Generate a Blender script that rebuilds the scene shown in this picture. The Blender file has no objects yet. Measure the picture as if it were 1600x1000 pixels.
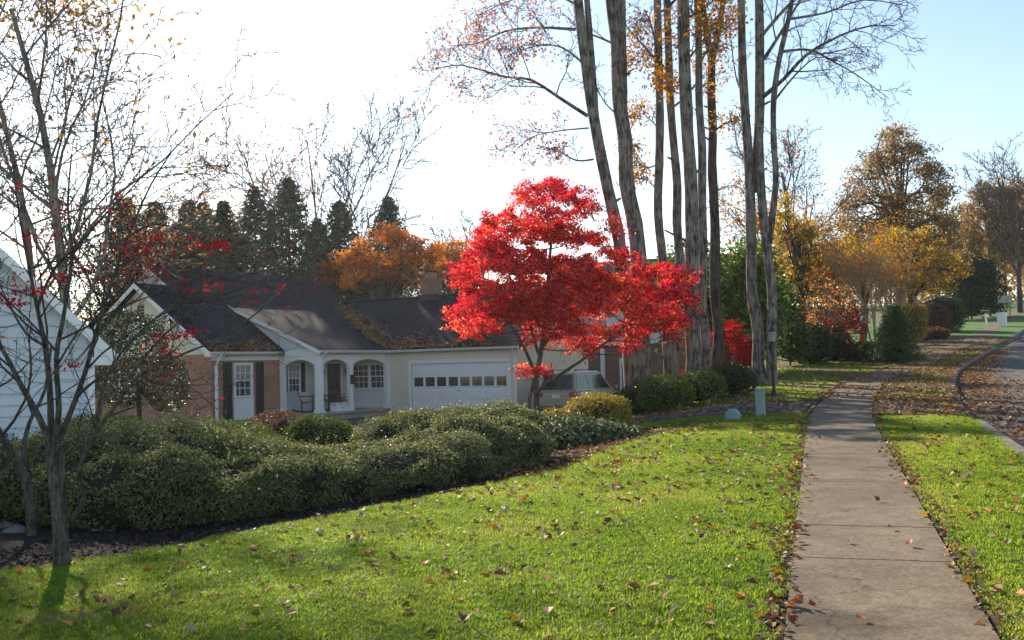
import bpy, math, random
import numpy as np
from mathutils import Vector, Matrix

# ------------------------------------------------------------------ camera, sky, sun, exposure
scene = bpy.context.scene
F = 1550.0; PITCH = math.radians(2.59); ROLL = math.radians(1.4); EYE = 1.7
cam_d = bpy.data.cameras.new('camera'); cam = bpy.data.objects.new('camera', cam_d)
scene.collection.objects.link(cam); scene.camera = cam
cam_d.sensor_width = 36.0; cam_d.lens = 36.0 * F / 1600.0
cam_d.clip_start = 0.1; cam_d.clip_end = 3000.0
CAM_R = Matrix.Rotation(math.pi / 2 + PITCH, 3, 'X') @ Matrix.Rotation(-ROLL, 3, 'Z')
cam.matrix_world = Matrix.Translation((0, 0, EYE)) @ CAM_R.to_4x4()

SUN_AZ = math.radians(-24.0)      # measured from +Y towards +X: ahead and to the left
SUN_EL = math.radians(27.0)
world = bpy.data.worlds.new('World'); scene.world = world; world.use_nodes = True
wn = world.node_tree.nodes; wl = world.node_tree.links
sky = wn.new('ShaderNodeTexSky'); sky.sky_type = 'NISHITA'; sky.sun_disc = False
sky.sun_elevation = SUN_EL; sky.sun_rotation = SUN_AZ
sky.altitude = 50; sky.air_density = 1.0; sky.dust_density = 0.3; sky.ozone_density = 0.7
wn['Background'].inputs['Strength'].default_value = 0.102
wl.new(sky.outputs[0], wn['Background'].inputs['Color'])
sun_d = bpy.data.lights.new('sun', 'SUN'); sun_d.energy = 5.0; sun_d.angle = math.radians(0.55)
sun_d.color = (1.0, 0.86, 0.66)
sun = bpy.data.objects.new('sun', sun_d); scene.collection.objects.link(sun)
sd = Vector((math.sin(SUN_AZ) * math.cos(SUN_EL), math.cos(SUN_AZ) * math.cos(SUN_EL), math.sin(SUN_EL)))
sun.rotation_euler = sd.to_track_quat('Z', 'Y').to_euler()
vs = scene.view_settings
vs.view_transform = 'Standard'; vs.look = 'None'; vs.exposure = 1.05; vs.gamma = 1.0; vs.use_curve_mapping = False
scene.cycles.use_denoising = True
scene.cycles.max_bounces = 6; scene.cycles.diffuse_bounces = 3; scene.cycles.transmission_bounces = 4
scene.cycles.transparent_max_bounces = 8; scene.cycles.caustics_reflective = False; scene.cycles.caustics_refractive = False

# ------------------------------------------------------------------ helpers
C = scene.collection
RNG = np.random.default_rng(11)
rnd = random.Random(5)

def sm(a, b, x):
    x = np.clip((x - a) / (b - a), 0, 1); return x * x * (3 - 2 * x)
PSX = np.array([-60, 0, 20, 40, 50, 60, 80, 100, 140, 200, 900.]); PSZ = np.array([-1.6, 0, .6, 1.22, 1.75, 2.4, 4.0, 5.6, 8.4, 10, 14])
def prof(s): return sum(np.interp(s + k, PSX, PSZ) for k in (-6, -4, -2, 0, 2, 4, 6)) / 7
CS, SN = math.cos(math.radians(17.1)), math.sin(math.radians(17.1))
def st(x, y): return SN * x + CS * y, CS * x - SN * y
def xy(s, t): return SN * s + CS * t, CS * s - SN * t
def hst(s, t):
    w = sm(1.0, 9.0, -np.asarray(t, float))
    return prof(s) * (1 - w) + w * (-.42 * sm(8, 35, s)) + w * 0.02 * np.maximum(0, np.asarray(s) - 70)
def hxy(x, y): s, t = st(x, y); return hst(s, t)
def at(px, py, Y):
    d = CAM_R @ Vector(((px - 800) / F, (500 - py) / F, -1)); k = Y / d.y
    return Vector((d.x * k, Y, EYE + d.z * k))
def gnd(px, Y):
    """point on the ground in the picture column px at depth Y"""
    p = at(px, 600, Y); return Vector((p.x, Y, float(hxy(p.x, Y))))
def gpx(px, py):
    d = CAM_R @ Vector(((px - 800) / F, (500 - py) / F, -1)); k = 2.0
    while k < 260:
        p = Vector((0, 0, EYE)) + d * k
        if p.z < hxy(p.x, p.y): return p
        k += .03 if k < 60 else .2
    return p

def link(o, parent=None):
    C.objects.link(o)
    if parent is not None: o.parent = parent
    return o
def tag(o, label=None, cat=None, group=None, kind=None):
    if label: o['label'] = label
    if cat: o['category'] = cat
    if group: o['group'] = group
    if kind: o['kind'] = kind
    return o
def empty(name, loc, rz=0, label=None, cat=None, group=None):
    o = bpy.data.objects.new(name, None); link(o); o.location = loc; o.rotation_euler = (0, 0, rz)
    return tag(o, label, cat, group)
def local(parent, o):      # parts are made in world space: keep them there under an unrotated Empty
    o.parent = parent; o.matrix_parent_inverse = Matrix.Translation(-Vector(parent.location)); return o

class MB:
    def __init__(s): s.v = []; s.f = []
    def quad(s, a, b, c, d): i = len(s.v); s.v += [tuple(a), tuple(b), tuple(c), tuple(d)]; s.f.append((i, i + 1, i + 2, i + 3)); return s
    def tri(s, a, b, c): i = len(s.v); s.v += [tuple(a), tuple(b), tuple(c)]; s.f.append((i, i + 1, i + 2)); return s
    def box(s, x0, x1, y0, y1, z0, z1, M=None):
        i = len(s.v); p = [(x, y, z) for z in (z0, z1) for y in (y0, y1) for x in (x0, x1)]
        if M: p = [tuple(M @ Vector(q)) for q in p]
        s.v += p
        for f in ((0, 2, 3, 1), (4, 5, 7, 6), (0, 1, 5, 4), (2, 6, 7, 3), (0, 4, 6, 2), (1, 3, 7, 5)): s.f.append(tuple(i + k for k in f))
        return s
    def prism(s, poly, off):
        """poly: 3d points in order, off: vector of extrusion"""
        i = len(s.v); n = len(poly); off = Vector(off)
        s.v += [tuple(p) for p in poly] + [tuple(Vector(p) + off) for p in poly]
        s.f.append(tuple(i + k for k in range(n))[::-1]); s.f.append(tuple(i + n + k for k in range(n)))
        for k in range(n): j = (k + 1) % n; s.f.append((i + k, i + j, i + n + j, i + n + k))
        return s
    def tube(s, pts, r, n=8, cap=True):
        pts = [Vector(p) for p in pts]; i0 = len(s.v)
        rr = r if isinstance(r, (list, tuple)) else [r] * len(pts)
        for k, p in enumerate(pts):
            t = (pts[min(k + 1, len(pts) - 1)] - pts[max(k - 1, 0)]).normalized()
            a = t.cross(Vector((0.02, 0.1, 1)) if abs(t.z) < .9 else Vector((1, .03, 0))).normalized(); b = t.cross(a)
            for q in range(n):
                an = 2 * math.pi * q / n; s.v.append(tuple(p + (a * math.cos(an) + b * math.sin(an)) * rr[k]))
        for k in range(len(pts) - 1):
            for q in range(n): s.f.append((i0 + k * n + q, i0 + k * n + (q + 1) % n, i0 + (k + 1) * n + (q + 1) % n, i0 + (k + 1) * n + q))
        if cap:
            s.f.append(tuple(i0 + q for q in range(n))[::-1]); e = i0 + (len(pts) - 1) * n; s.f.append(tuple(e + q for q in range(n)))
        return s
    def lathe(s, prof_, n=16, c=(0, 0, 0)):
        i0 = len(s.v)
        for r, z in prof_:
            for q in range(n): an = 2 * math.pi * q / n; s.v.append((c[0] + r * math.cos(an), c[1] + r * math.sin(an), c[2] + z))
        for k in range(len(prof_) - 1):
            for q in range(n): s.f.append((i0 + k * n + q, i0 + k * n + (q + 1) % n, i0 + (k + 1) * n + (q + 1) % n, i0 + (k + 1) * n + q))
        s.f.append(tuple(i0 + q for q in range(n))[::-1]); e = i0 + (len(prof_) - 1) * n; s.f.append(tuple(e + q for q in range(n)))
        return s
    def build(s, name, mat, parent=None, smooth=False, bevel=0):
        me = bpy.data.meshes.new(name); me.from_pydata(s.v, [], s.f); me.update()
        if mat: me.materials.append(mat)
        if smooth: me.polygons.foreach_set('use_smooth', [True] * len(me.polygons))
        o = bpy.data.objects.new(name, me); link(o, parent)
        if bevel:
            m = o.modifiers.new('bevel', 'BEVEL'); m.width = bevel; m.segments = 2; m.limit_method = 'ANGLE'; m.angle_limit = math.radians(40)
        return o

def np_mesh(name, v, quads, mat, attr=None, smooth=False, corners=4):
    me = bpy.data.meshes.new(name); v = np.asarray(v, np.float32); q = np.asarray(quads, np.int32); n = len(q)
    me.vertices.add(len(v)); me.vertices.foreach_set('co', v.ravel())
    me.loops.add(n * corners); me.loops.foreach_set('vertex_index', q.ravel())
    me.polygons.add(n); me.polygons.foreach_set('loop_start', np.arange(n, dtype=np.int32) * corners)
    me.polygons.foreach_set('loop_total', np.full(n, corners, np.int32))
    me.polygons.foreach_set('use_smooth', np.full(n, smooth, bool))
    if attr is not None:
        a = me.attributes.new('rnd', 'FLOAT', 'FACE'); a.data.foreach_set('value', np.asarray(attr, np.float32))
    me.update(calc_edges=True)
    if mat: me.materials.append(mat)
    return me
def np_obj(name, v, q, mat, parent=None, attr=None, smooth=False, corners=4):
    o = bpy.data.objects.new(name, np_mesh(name, v, q, mat, attr, smooth, corners)); return link(o, parent)

# ------------------------------------------------------------------ materials
def nm(name):
    m = bpy.data.materials.new(name); m.use_nodes = True; nt = m.node_tree
    return m, nt, nt.nodes['Principled BSDF'], nt.nodes['Material Output']
def N(nt, t, **kw):
    n = nt.nodes.new(t)
    for k, v in kw.items(): setattr(n, k, v)
    return n
def ramp(nt, stops, interp='LINEAR'):
    r = N(nt, 'ShaderNodeValToRGB'); e = r.color_ramp.elements; r.color_ramp.interpolation = interp
    while len(e) < len(stops): e.new(.5)
    for k, (p, c) in enumerate(stops): e[k].position = p; e[k].color = (*c, 1)
    return r
def coords(nt, scale=None, kind='Object'):
    t = N(nt, 'ShaderNodeTexCoord'); out = t.outputs[kind]
    if scale:
        mp = N(nt, 'ShaderNodeMapping'); mp.inputs['Scale'].default_value = scale; nt.links.new(out, mp.inputs[0]); out = mp.outputs[0]
    return out
def noise(nt, vec, scale, detail=5, rough=.6):
    n = N(nt, 'ShaderNodeTexNoise'); n.inputs['Scale'].default_value = scale; n.inputs['Detail'].default_value = detail; n.inputs['Roughness'].default_value = rough
    if vec is not None: nt.links.new(vec, n.inputs['Vector'])
    return n
def bump(nt, p, h, strength=.3, dist=.02):
    b = N(nt, 'ShaderNodeBump'); b.inputs['Strength'].default_value = strength; b.inputs['Distance'].default_value = dist
    nt.links.new(h, b.inputs['Height']); nt.links.new(b.outputs[0], p.inputs['Normal'])
def surf(name, c1, c2, scale=6, rough=.8, bstr=.2, bscale=None, detail=6, spec=.3, stretch=None, mid=None, c3=None, metal=0):
    m, nt, p, o = nm(name); v = coords(nt, stretch)
    n = noise(nt, v, scale, detail)
    r = ramp(nt, [(.32, c1), (.68, c2)] if c3 is None else [(.28, c1), (.52, c2), (.72, c3)]); nt.links.new(n.outputs[0], r.inputs[0]); nt.links.new(r.outputs[0], p.inputs['Base Color'])
    p.inputs['Roughness'].default_value = rough; p.inputs['Specular IOR Level'].default_value = spec; p.inputs['Metallic'].default_value = metal
    if bstr:
        n2 = noise(nt, v, bscale or scale * 8, 6); bump(nt, p, n2.outputs[0], bstr, .02)
    return m
def leafmat(name, stops, trans=.45, rough=.55, spec=.35, tcol=1.25, world=None, interp='LINEAR'):
    """foliage: per-leaf colour from the face attribute rnd, part of the light passes through"""
    m, nt, p, o = nm(name); a = N(nt, 'ShaderNodeAttribute', attribute_name='rnd')
    r = ramp(nt, stops, interp); col = r.outputs[0]
    if world:                                  # slow drift of colour through the crown
        g = N(nt, 'ShaderNodeNewGeometry'); nz = noise(nt, g.outputs['Position'], world, 2)
        ad = N(nt, 'ShaderNodeMath', operation='MULTIPLY_ADD'); ad.inputs[1].default_value = 1.1; ad.inputs[2].default_value = -.55
        nt.links.new(nz.outputs[0], ad.inputs[0]); a2 = N(nt, 'ShaderNodeMath', operation='ADD', use_clamp=True)
        nt.links.new(a.outputs['Fac'], a2.inputs[0]); nt.links.new(ad.outputs[0], a2.inputs[1]); nt.links.new(a2.outputs[0], r.inputs[0])
    else: nt.links.new(a.outputs['Fac'], r.inputs[0])
    nt.links.new(col, p.inputs['Base Color']); p.inputs['Roughness'].default_value = rough; p.inputs['Specular IOR Level'].default_value = spec
    t = N(nt, 'ShaderNodeBsdfTranslucent'); hs = N(nt, 'ShaderNodeHueSaturation'); hs.inputs['Saturation'].default_value = 1.1; hs.inputs['Value'].default_value = tcol
    nt.links.new(col, hs.inputs['Color']); nt.links.new(hs.outputs[0], t.inputs['Color'])
    mx = N(nt, 'ShaderNodeMixShader'); mx.inputs[0].default_value = trans
    nt.links.new(p.outputs[0], mx.inputs[1]); nt.links.new(t.outputs[0], mx.inputs[2]); nt.links.new(mx.outputs[0], o.inputs['Surface'])
    return m
def plain(name, c, rough=.5, metal=0, spec=.5, var=.12, scale=3):
    m, nt, p, o = nm(name); n = noise(nt, coords(nt), scale, 4)
    r = ramp(nt, [(.3, tuple(x * (1 - var) for x in c)), (.7, tuple(min(1, x * (1 + var)) for x in c))]); nt.links.new(n.outputs[0], r.inputs[0]); nt.links.new(r.outputs[0], p.inputs['Base Color'])
    p.inputs['Roughness'].default_value = rough; p.inputs['Metallic'].default_value = metal; p.inputs['Specular IOR Level'].default_value = spec
    return m
def brickmat(name, c1, c2, mortar, bw=.21, bh=.075):
    m, nt, p, o = nm(name)
    g = N(nt, 'ShaderNodeTexCoord'); sp = N(nt, 'ShaderNodeSeparateXYZ'); nt.links.new(g.outputs['Object'], sp.inputs[0])
    ad = N(nt, 'ShaderNodeMath', operation='ADD'); nt.links.new(sp.outputs[0], ad.inputs[0]); nt.links.new(sp.outputs[1], ad.inputs[1])
    cb = N(nt, 'ShaderNodeCombineXYZ'); nt.links.new(ad.outputs[0], cb.inputs[0]); nt.links.new(sp.outputs[2], cb.inputs[1])
    b = N(nt, 'ShaderNodeTexBrick'); b.inputs['Scale'].default_value = 1; b.inputs['Brick Width'].default_value = bw; b.inputs['Row Height'].default_value = bh
    b.inputs['Mortar Size'].default_value = .006; b.inputs['Color1'].default_value = (*c1, 1); b.inputs['Color2'].default_value = (*c2, 1); b.inputs['Mortar'].default_value = (*mortar, 1)
    nt.links.new(cb.outputs[0], b.inputs['Vector'])
    nz = noise(nt, g.outputs['Object'], 1.3, 5); mx = N(nt, 'ShaderNodeMixRGB', blend_type='MULTIPLY'); mx.inputs[0].default_value = .6
    r = ramp(nt, [(.3, (.6, .58, .58)), (.7, (1.1, 1.05, 1))]); nt.links.new(nz.outputs[0], r.inputs[0]); nt.links.new(b.outputs[0], mx.inputs[1]); nt.links.new(r.outputs[0], mx.inputs[2])
    nt.links.new(mx.outputs[0], p.inputs['Base Color']); p.inputs['Roughness'].default_value = .9
    inv = N(nt, 'ShaderNodeMath', operation='SUBTRACT'); inv.inputs[0].default_value = 1; nt.links.new(b.outputs['Fac'], inv.inputs[1]); bump(nt, p, inv.outputs[0], .5, .01)
    return m
def shinglemat(name, c1, c2):
    m = brickmat(name, c1, c2, tuple(x * .45 for x in c1), .32, .1); m.node_tree.nodes['Principled BSDF'].inputs['Specular IOR Level'].default_value = .08; return m

M = {}
M['ground'] = surf('soil and thin grass', (.060, .055, .022), (.075, .105, .025), .9, .95, .5, 30, c3=(.13, .085, .04))
M['turf'] = surf('turf under grass', (.035, .06, .014), (.06, .10, .02), 3, .95, .5, 40)
M['farlawn'] = surf('far lawn', (.05, .12, .022), (.09, .17, .03), .8, .95, .5, 25)
M['patchy'] = surf('patchy lawn with leaf crumbs', (.11, .07, .038), (.085, .085, .026), 1.6, .95, .6, 30, c3=(.10, .15, .03))
M['mulch'] = surf('dark bark mulch', (.009, .006, .005), (.03, .02, .015), 22, .95, .9, 60)
M['drive'] = surf('driveway asphalt', (.045, .047, .052), (.065, .066, .07), 5, .85, .4, 120)
M['asphalt'] = surf('road asphalt', (.075, .075, .078), (.105, .102, .10), 2.2, .88, .4, 140)
M['kerb'] = surf('kerb concrete', (.12, .108, .09), (.21, .19, .16), 3, .9, .3, 50)
M['white'] = plain('white painted trim', (.86, .86, .86), .5, var=.04)
M['cream'] = plain('cream vinyl siding', (.80, .72, .58), .55, var=.05)
M['whitesiding'] = plain('white siding', (.72, .73, .74), .55, var=.05)
M['greysiding'] = plain('pale blue grey siding', (.60, .64, .68), .6, var=.05)
M['brick'] = brickmat('red brick', (.40, .18, .115), (.52, .26, .17), (.42, .36, .31))
M['brick2'] = brickmat('brown brick', (.26, .12, .085), (.34, .16, .11), (.33, .28, .25))
M['shingle'] = shinglemat('charcoal shingles', (.010, .017, .029), (.030, .039, .055))
M['shutter'] = plain('black shutter paint', (.022, .022, .026), .5)
M['black'] = plain('black metal', (.015, .015, .016), .4)
M['gutter'] = plain('white gutter metal', (.74, .73, .70), .4, var=.05)
M['doorwood'] = plain('dark green door paint', (.03, .035, .028), .4)
M['concrete2'] = surf('pale concrete', (.38, .35, .31), (.5, .47, .42), 3, .9, .25, 60)
M['stone'] = surf('grey field stone', (.10, .095, .09), (.24, .22, .20), 4, .9, .6, 18)
def glass(name, c=(.02, .025, .03)):
    m, nt, p, o = nm(name); n = noise(nt, coords(nt), 2.5, 3); r = ramp(nt, [(.35, c), (.7, tuple(x * 2.6 for x in c))]); nt.links.new(n.outputs[0], r.inputs[0]); nt.links.new(r.outputs[0], p.inputs['Base Color'])
    p.inputs['Roughness'].default_value = .06; p.inputs['Specular IOR Level'].default_value = .8; return m
M['glass'] = glass('window glass'); M['carglass'] = glass('tinted car glass', (.012, .014, .016)); M['curtain'] = plain('pale curtain behind glass', (.30, .32, .30), .35, spec=.7, var=.25, scale=6)

# sidewalk concrete: exposed aggregate, stains
def concretemat():
    m, nt, p, o = nm('weathered sidewalk concrete'); g = N(nt, 'ShaderNodeNewGeometry'); v = g.outputs['Position']
    n1 = noise(nt, v, .9, 6, .65); n2 = noise(nt, v, 5, 6, .7); vo = N(nt, 'ShaderNodeTexVoronoi'); vo.inputs['Scale'].default_value = 55; nt.links.new(v, vo.inputs['Vector'])
    r1 = ramp(nt, [(.3, (.115, .088, .060)), (.55, (.175, .138, .096)), (.75, (.225, .182, .13))]); nt.links.new(n1.outputs[0], r1.inputs[0])
    r2 = ramp(nt, [(.3, (.7, .7, .7)), (.65, (1.1, 1.1, 1.1))]); nt.links.new(n2.outputs[0], r2.inputs[0])
    r3 = ramp(nt, [(.0, (.6, .58, .56)), (.5, (1.0, 1.0, 1.0)), (1, (1.6, 1.5, 1.4))]); nt.links.new(vo.outputs['Color'], r3.inputs[0])
    a = N(nt, 'ShaderNodeMixRGB', blend_type='MULTIPLY'); a.inputs[0].default_value = 1; nt.links.new(r1.outputs[0], a.inputs[1]); nt.links.new(r2.outputs[0], a.inputs[2])
    b = N(nt, 'ShaderNodeMixRGB', blend_type='MULTIPLY'); b.inputs[0].default_value = .75; nt.links.new(a.outputs[0], b.inputs[1]); nt.links.new(r3.outputs[0], b.inputs[2])
    wv = noise(nt, v, 2.2, 4); va = N(nt, 'ShaderNodeVectorMath', operation='MULTIPLY_ADD'); va.inputs[1].default_value = (.5, .5, .5); nt.links.new(wv.outputs['Color'], va.inputs[0]); nt.links.new(v, va.inputs[2])
    cr = N(nt, 'ShaderNodeTexVoronoi', feature='DISTANCE_TO_EDGE'); cr.inputs['Scale'].default_value = .42; nt.links.new(va.outputs[0], cr.inputs['Vector'])
    rc = ramp(nt, [(.0, (.35, .33, .3)), (.006, (1, 1, 1))]); nt.links.new(cr.outputs['Distance'], rc.inputs[0])
    n4 = noise(nt, v, 2.1, 3); r4 = ramp(nt, [(.36, (.62, .6, .58)), (.46, (1, 1, 1))]); nt.links.new(n4.outputs[0], r4.inputs[0])
    for rr0, ff in ((rc, .8), (r4, .7)):
        c = N(nt, 'ShaderNodeMixRGB', blend_type='MULTIPLY'); c.inputs[0].default_value = ff; nt.links.new(b.outputs[0], c.inputs[1]); nt.links.new(rr0.outputs[0], c.inputs[2]); b = c
    nt.links.new(b.outputs[0], p.inputs['Base Color']); p.inputs['Roughness'].default_value = .88; p.inputs['Specular IOR Level'].default_value = .25
    n3 = noise(nt, v, 160, 4); bump(nt, p, n3.outputs[0], .55, .006); return m
M['concrete'] = concretemat()
def barkmat(name, c1, c2, sc=5, rough=.95):
    m, nt, p, o = nm(name); v = coords(nt, (1, 1, .13)); v2 = coords(nt); a = noise(nt, v, sc * 1.8, 5, .7); b = noise(nt, v2, sc * .35, 4, .6)
    ab = N(nt, 'ShaderNodeMath', operation='MULTIPLY_ADD'); ab.inputs[1].default_value = .65; ab.inputs[2].default_value = 0; nt.links.new(a.outputs[0], ab.inputs[0]); ad = N(nt, 'ShaderNodeMath', operation='MULTIPLY_ADD'); ad.inputs[1].default_value = .4; nt.links.new(b.outputs[0], ad.inputs[0]); nt.links.new(ab.outputs[0], ad.inputs[2])
    r = ramp(nt, [(.38, tuple(x * .45 for x in c1)), (.46, c1), (.56, c2), (.68, tuple(min(1, x * 1.35) for x in c2))]); nt.links.new(ad.outputs[0], r.inputs[0]); nt.links.new(r.outputs[0], p.inputs['Base Color']); p.inputs['Roughness'].default_value = rough; p.inputs['Specular IOR Level'].default_value = .12
    bump(nt, p, a.outputs[0], 1.0, .06); return m
M['bark'] = barkmat('grey poplar bark', (.075, .066, .058), (.25, .225, .20), 9)
M['barkdark'] = barkmat('dark bark', (.045, .038, .034), (.10, .085, .075), 7)
M['barkfg'] = barkmat('dogwood bark', (.085, .072, .06), (.19, .165, .14), 30)
M['barkpale'] = barkmat('pale myrtle bark', (.30, .24, .18), (.46, .38, .30), 9)
M['barkfar'] = barkmat('far tree bark', (.055, .048, .045), (.11, .095, .085), 3)
M['barkhaze'] = barkmat('haze-paled tree bark', (.13, .115, .10), (.25, .225, .20), 4)  # lightened bark, the look of haze put into its colour
L = {}
L['maple'] = leafmat('japanese maple leaf', [(0, (.20, .010, .026)), (.3, (.42, .025, .055)), (.6, (.62, .070, .085)), (.85, (.68, .15, .10)), (1, (.64, .32, .12))], .6, .6, .2, 1.75, .6)
L['orange'] = leafmat('orange autumn leaf', [(0, (.28, .10, .02)), (.4, (.48, .16, .035)), (.75, (.62, .21, .055)), (1, (.30, .25, .06))], .6, .6, .2, 1.6, .3)
L['yellow'] = leafmat('yellow autumn leaf', [(0, (.20, .12, .03)), (.4, (.36, .23, .045)), (.8, (.54, .38, .08)), (1, (.38, .34, .11))], .55, .6, .2, 1.5, .3)
L['gold'] = leafmat('orange gold leaf', [(0, (.24, .09, .015)), (.5, (.48, .22, .03)), (1, (.60, .36, .05))], .5, .6, .2, 1.2)
L['brown'] = leafmat('russet oak leaf', [(0, (.13, .085, .04)), (.4, (.27, .17, .075)), (.75, (.38, .25, .12)), (1, (.22, .21, .09))], .58, .6, .2, 1.5, .2)
L['pink'] = leafmat('faded pink leaf', [(0, (.34, .17, .12)), (.5, (.46, .22, .16)), (1, (.52, .30, .16))], .5, .6, .2, 1.25)
L['redfg'] = leafmat('red dogwood leaf', [(0, (.22, .012, .018)), (.5, (.46, .02, .03)), (1, (.62, .05, .04))], .55, .5, .3, 1.35)
L['conifer'] = leafmat('conifer needle', [(0, (.018, .035, .016)), (.5, (.03, .058, .024)), (1, (.055, .085, .03))], .2, .6, .25, 1.2)
L['cone'] = leafmat('dwarf spruce needle', [(0, (.03, .06, .015)), (.5, (.05, .10, .025)), (1, (.10, .15, .035))], .25, .6, .25, 1.2)
L['hedge'] = leafmat('azalea leaf', [(0, (.045, .065, .018)), (.4, (.10, .13, .04)), (.8, (.25, .27, .13)), (1, (.30, .24, .12))], .36, .5, .45, 1.45)
L['box'] = leafmat('boxwood leaf', [(0, (.05, .08, .015)), (.5, (.09, .14, .022)), (1, (.18, .22, .04))], .35, .45, .4, 1.25)
L['gbush'] = leafmat('golden shrub leaf', [(0, (.14, .12, .02)), (.5, (.32, .25, .04)), (1, (.46, .33, .06))], .35, .4, .5, 1.2)
L['ivy'] = leafmat('ivy leaf', [(0, (.035, .06, .025)), (.6, (.09, .12, .05)), (1, (.26, .27, .15))], .3, .6, .25, 1.2)
L['holly'] = leafmat('holly leaf', [(0, (.02, .035, .012)), (.6, (.045, .07, .022)), (1, (.08, .11, .035))], .2, .4, .5, 1.2)
L['magnolia'] = leafmat('magnolia leaf', [(0, (.04, .07, .015)), (.5, (.09, .14, .025)), (1, (.24, .30, .06))], .4, .35, .5, 1.25)
L['dull'] = leafmat('bronze shrub leaf', [(0, (.06, .04, .025)), (.5, (.14, .07, .045)), (1, (.26, .14, .08))], .35, .5, .3, 1.1)
L['litter'] = leafmat('fallen leaf', [(0, (.10, .05, .03)), (.3, (.19, .09, .045)), (.55, (.28, .15, .08)), (.75, (.36, .25, .17)), (.88, (.45, .17, .04)), (1, (.50, .32, .05))], .2, .65, .3, 1.1)
L['chip'] = leafmat('bark chip', [(0, (.012, .008, .006)), (.7, (.05, .032, .022)), (.92, (.10, .07, .05)), (1, (.28, .17, .09))], .05, .8, .2, 1)
def leafplain(name, c): return leafmat(name, [(0, tuple(x * .8 for x in c)), (1, tuple(x * 1.1 for x in c))], .25, .6, .3, 1.15)
L['l_tan'] = leafplain('dry tan leaf', (.30, .225, .165)); L['l_orange'] = leafplain('fallen orange leaf', (.50, .17, .035)); L['l_red'] = leafplain('fallen red brown leaf', (.24, .065, .035))
L['l_yellow'] = leafplain('fallen yellow leaf', (.56, .34, .05)); L['l_brown'] = leafplain('fallen brown leaf', (.17, .09, .05))

def grassmat():
    m, nt, p, o = nm('lawn grass blade'); a = N(nt, 'ShaderNodeAttribute', attribute_name='rnd'); g = N(nt, 'ShaderNodeNewGeometry')
    n = noise(nt, g.outputs['Position'], .55, 4); n.inputs['Roughness'].default_value = .6
    s_ = N(nt, 'ShaderNodeMath', operation='MULTIPLY_ADD'); s_.inputs[1].default_value = 1.5; s_.inputs[2].default_value = -.52; nt.links.new(n.outputs[0], s_.inputs[0])
    ad = N(nt, 'ShaderNodeMath', operation='MULTIPLY_ADD'); ad.inputs[1].default_value = .55; nt.links.new(a.outputs['Fac'], ad.inputs[0]); nt.links.new(s_.outputs[0], ad.inputs[2])
    r = ramp(nt, [(.05, (.05, .11, .008)), (.4, (.12, .19, .012)), (.68, (.18, .24, .018)), (.9, (.29, .25, .06)), (1, (.30, .22, .09))]); nt.links.new(ad.outputs[0], r.inputs[0])
    nt.links.new(r.outputs[0], p.inputs['Base Color']); p.inputs['Roughness'].default_value = .5; p.inputs['Specular IOR Level'].default_value = .22
    t = N(nt, 'ShaderNodeBsdfTranslucent'); hs = N(nt, 'ShaderNodeHueSaturation'); hs.inputs['Value'].default_value = 2.3; nt.links.new(r.outputs[0], hs.inputs['Color']); nt.links.new(hs.outputs[0], t.inputs['Color'])
    mx = N(nt, 'ShaderNodeMixShader'); mx.inputs[0].default_value = .58; nt.links.new(p.outputs[0], mx.inputs[1]); nt.links.new(t.outputs[0], mx.inputs[2]); nt.links.new(mx.outputs[0], o.inputs['Surface'])
    return m
M['grass'] = grassmat()

# ------------------------------------------------------------------ vegetation makers
def unit(v): return v / np.maximum(1e-9, np.linalg.norm(v, axis=-1, keepdims=True))
def leaf_arrays(pos, nrm, size, rng, aspect=.55, fold=.18):
    n = len(pos); pos = np.asarray(pos, float); nrm = unit(np.asarray(nrm, float))
    r = unit(rng.normal(size=(n, 3))); u = unit(np.cross(nrm, r)); w = np.cross(nrm, u); s = np.asarray(size, float).reshape(-1, 1)
    a = pos - u * s * .5; b = pos + w * s * .5 * aspect + nrm * s * fold; c = pos + u * s * .5; d = pos - w * s * .5 * aspect + nrm * s * fold
    v = np.stack([a, b, c, d], 1).reshape(-1, 3); q = np.arange(n * 4).reshape(-1, 4); return v, q
def leaves(name, pos, nrm, size, mat, parent=None, seed=0, aspect=.6, fold=.15, kind=None):
    rng = np.random.default_rng(seed); v, q = leaf_arrays(pos, nrm, size, rng, aspect, fold)
    o = np_obj(name, v, q, mat, None, rng.random(len(q)))
    if parent is not None: local(parent, o)
    return o

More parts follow.
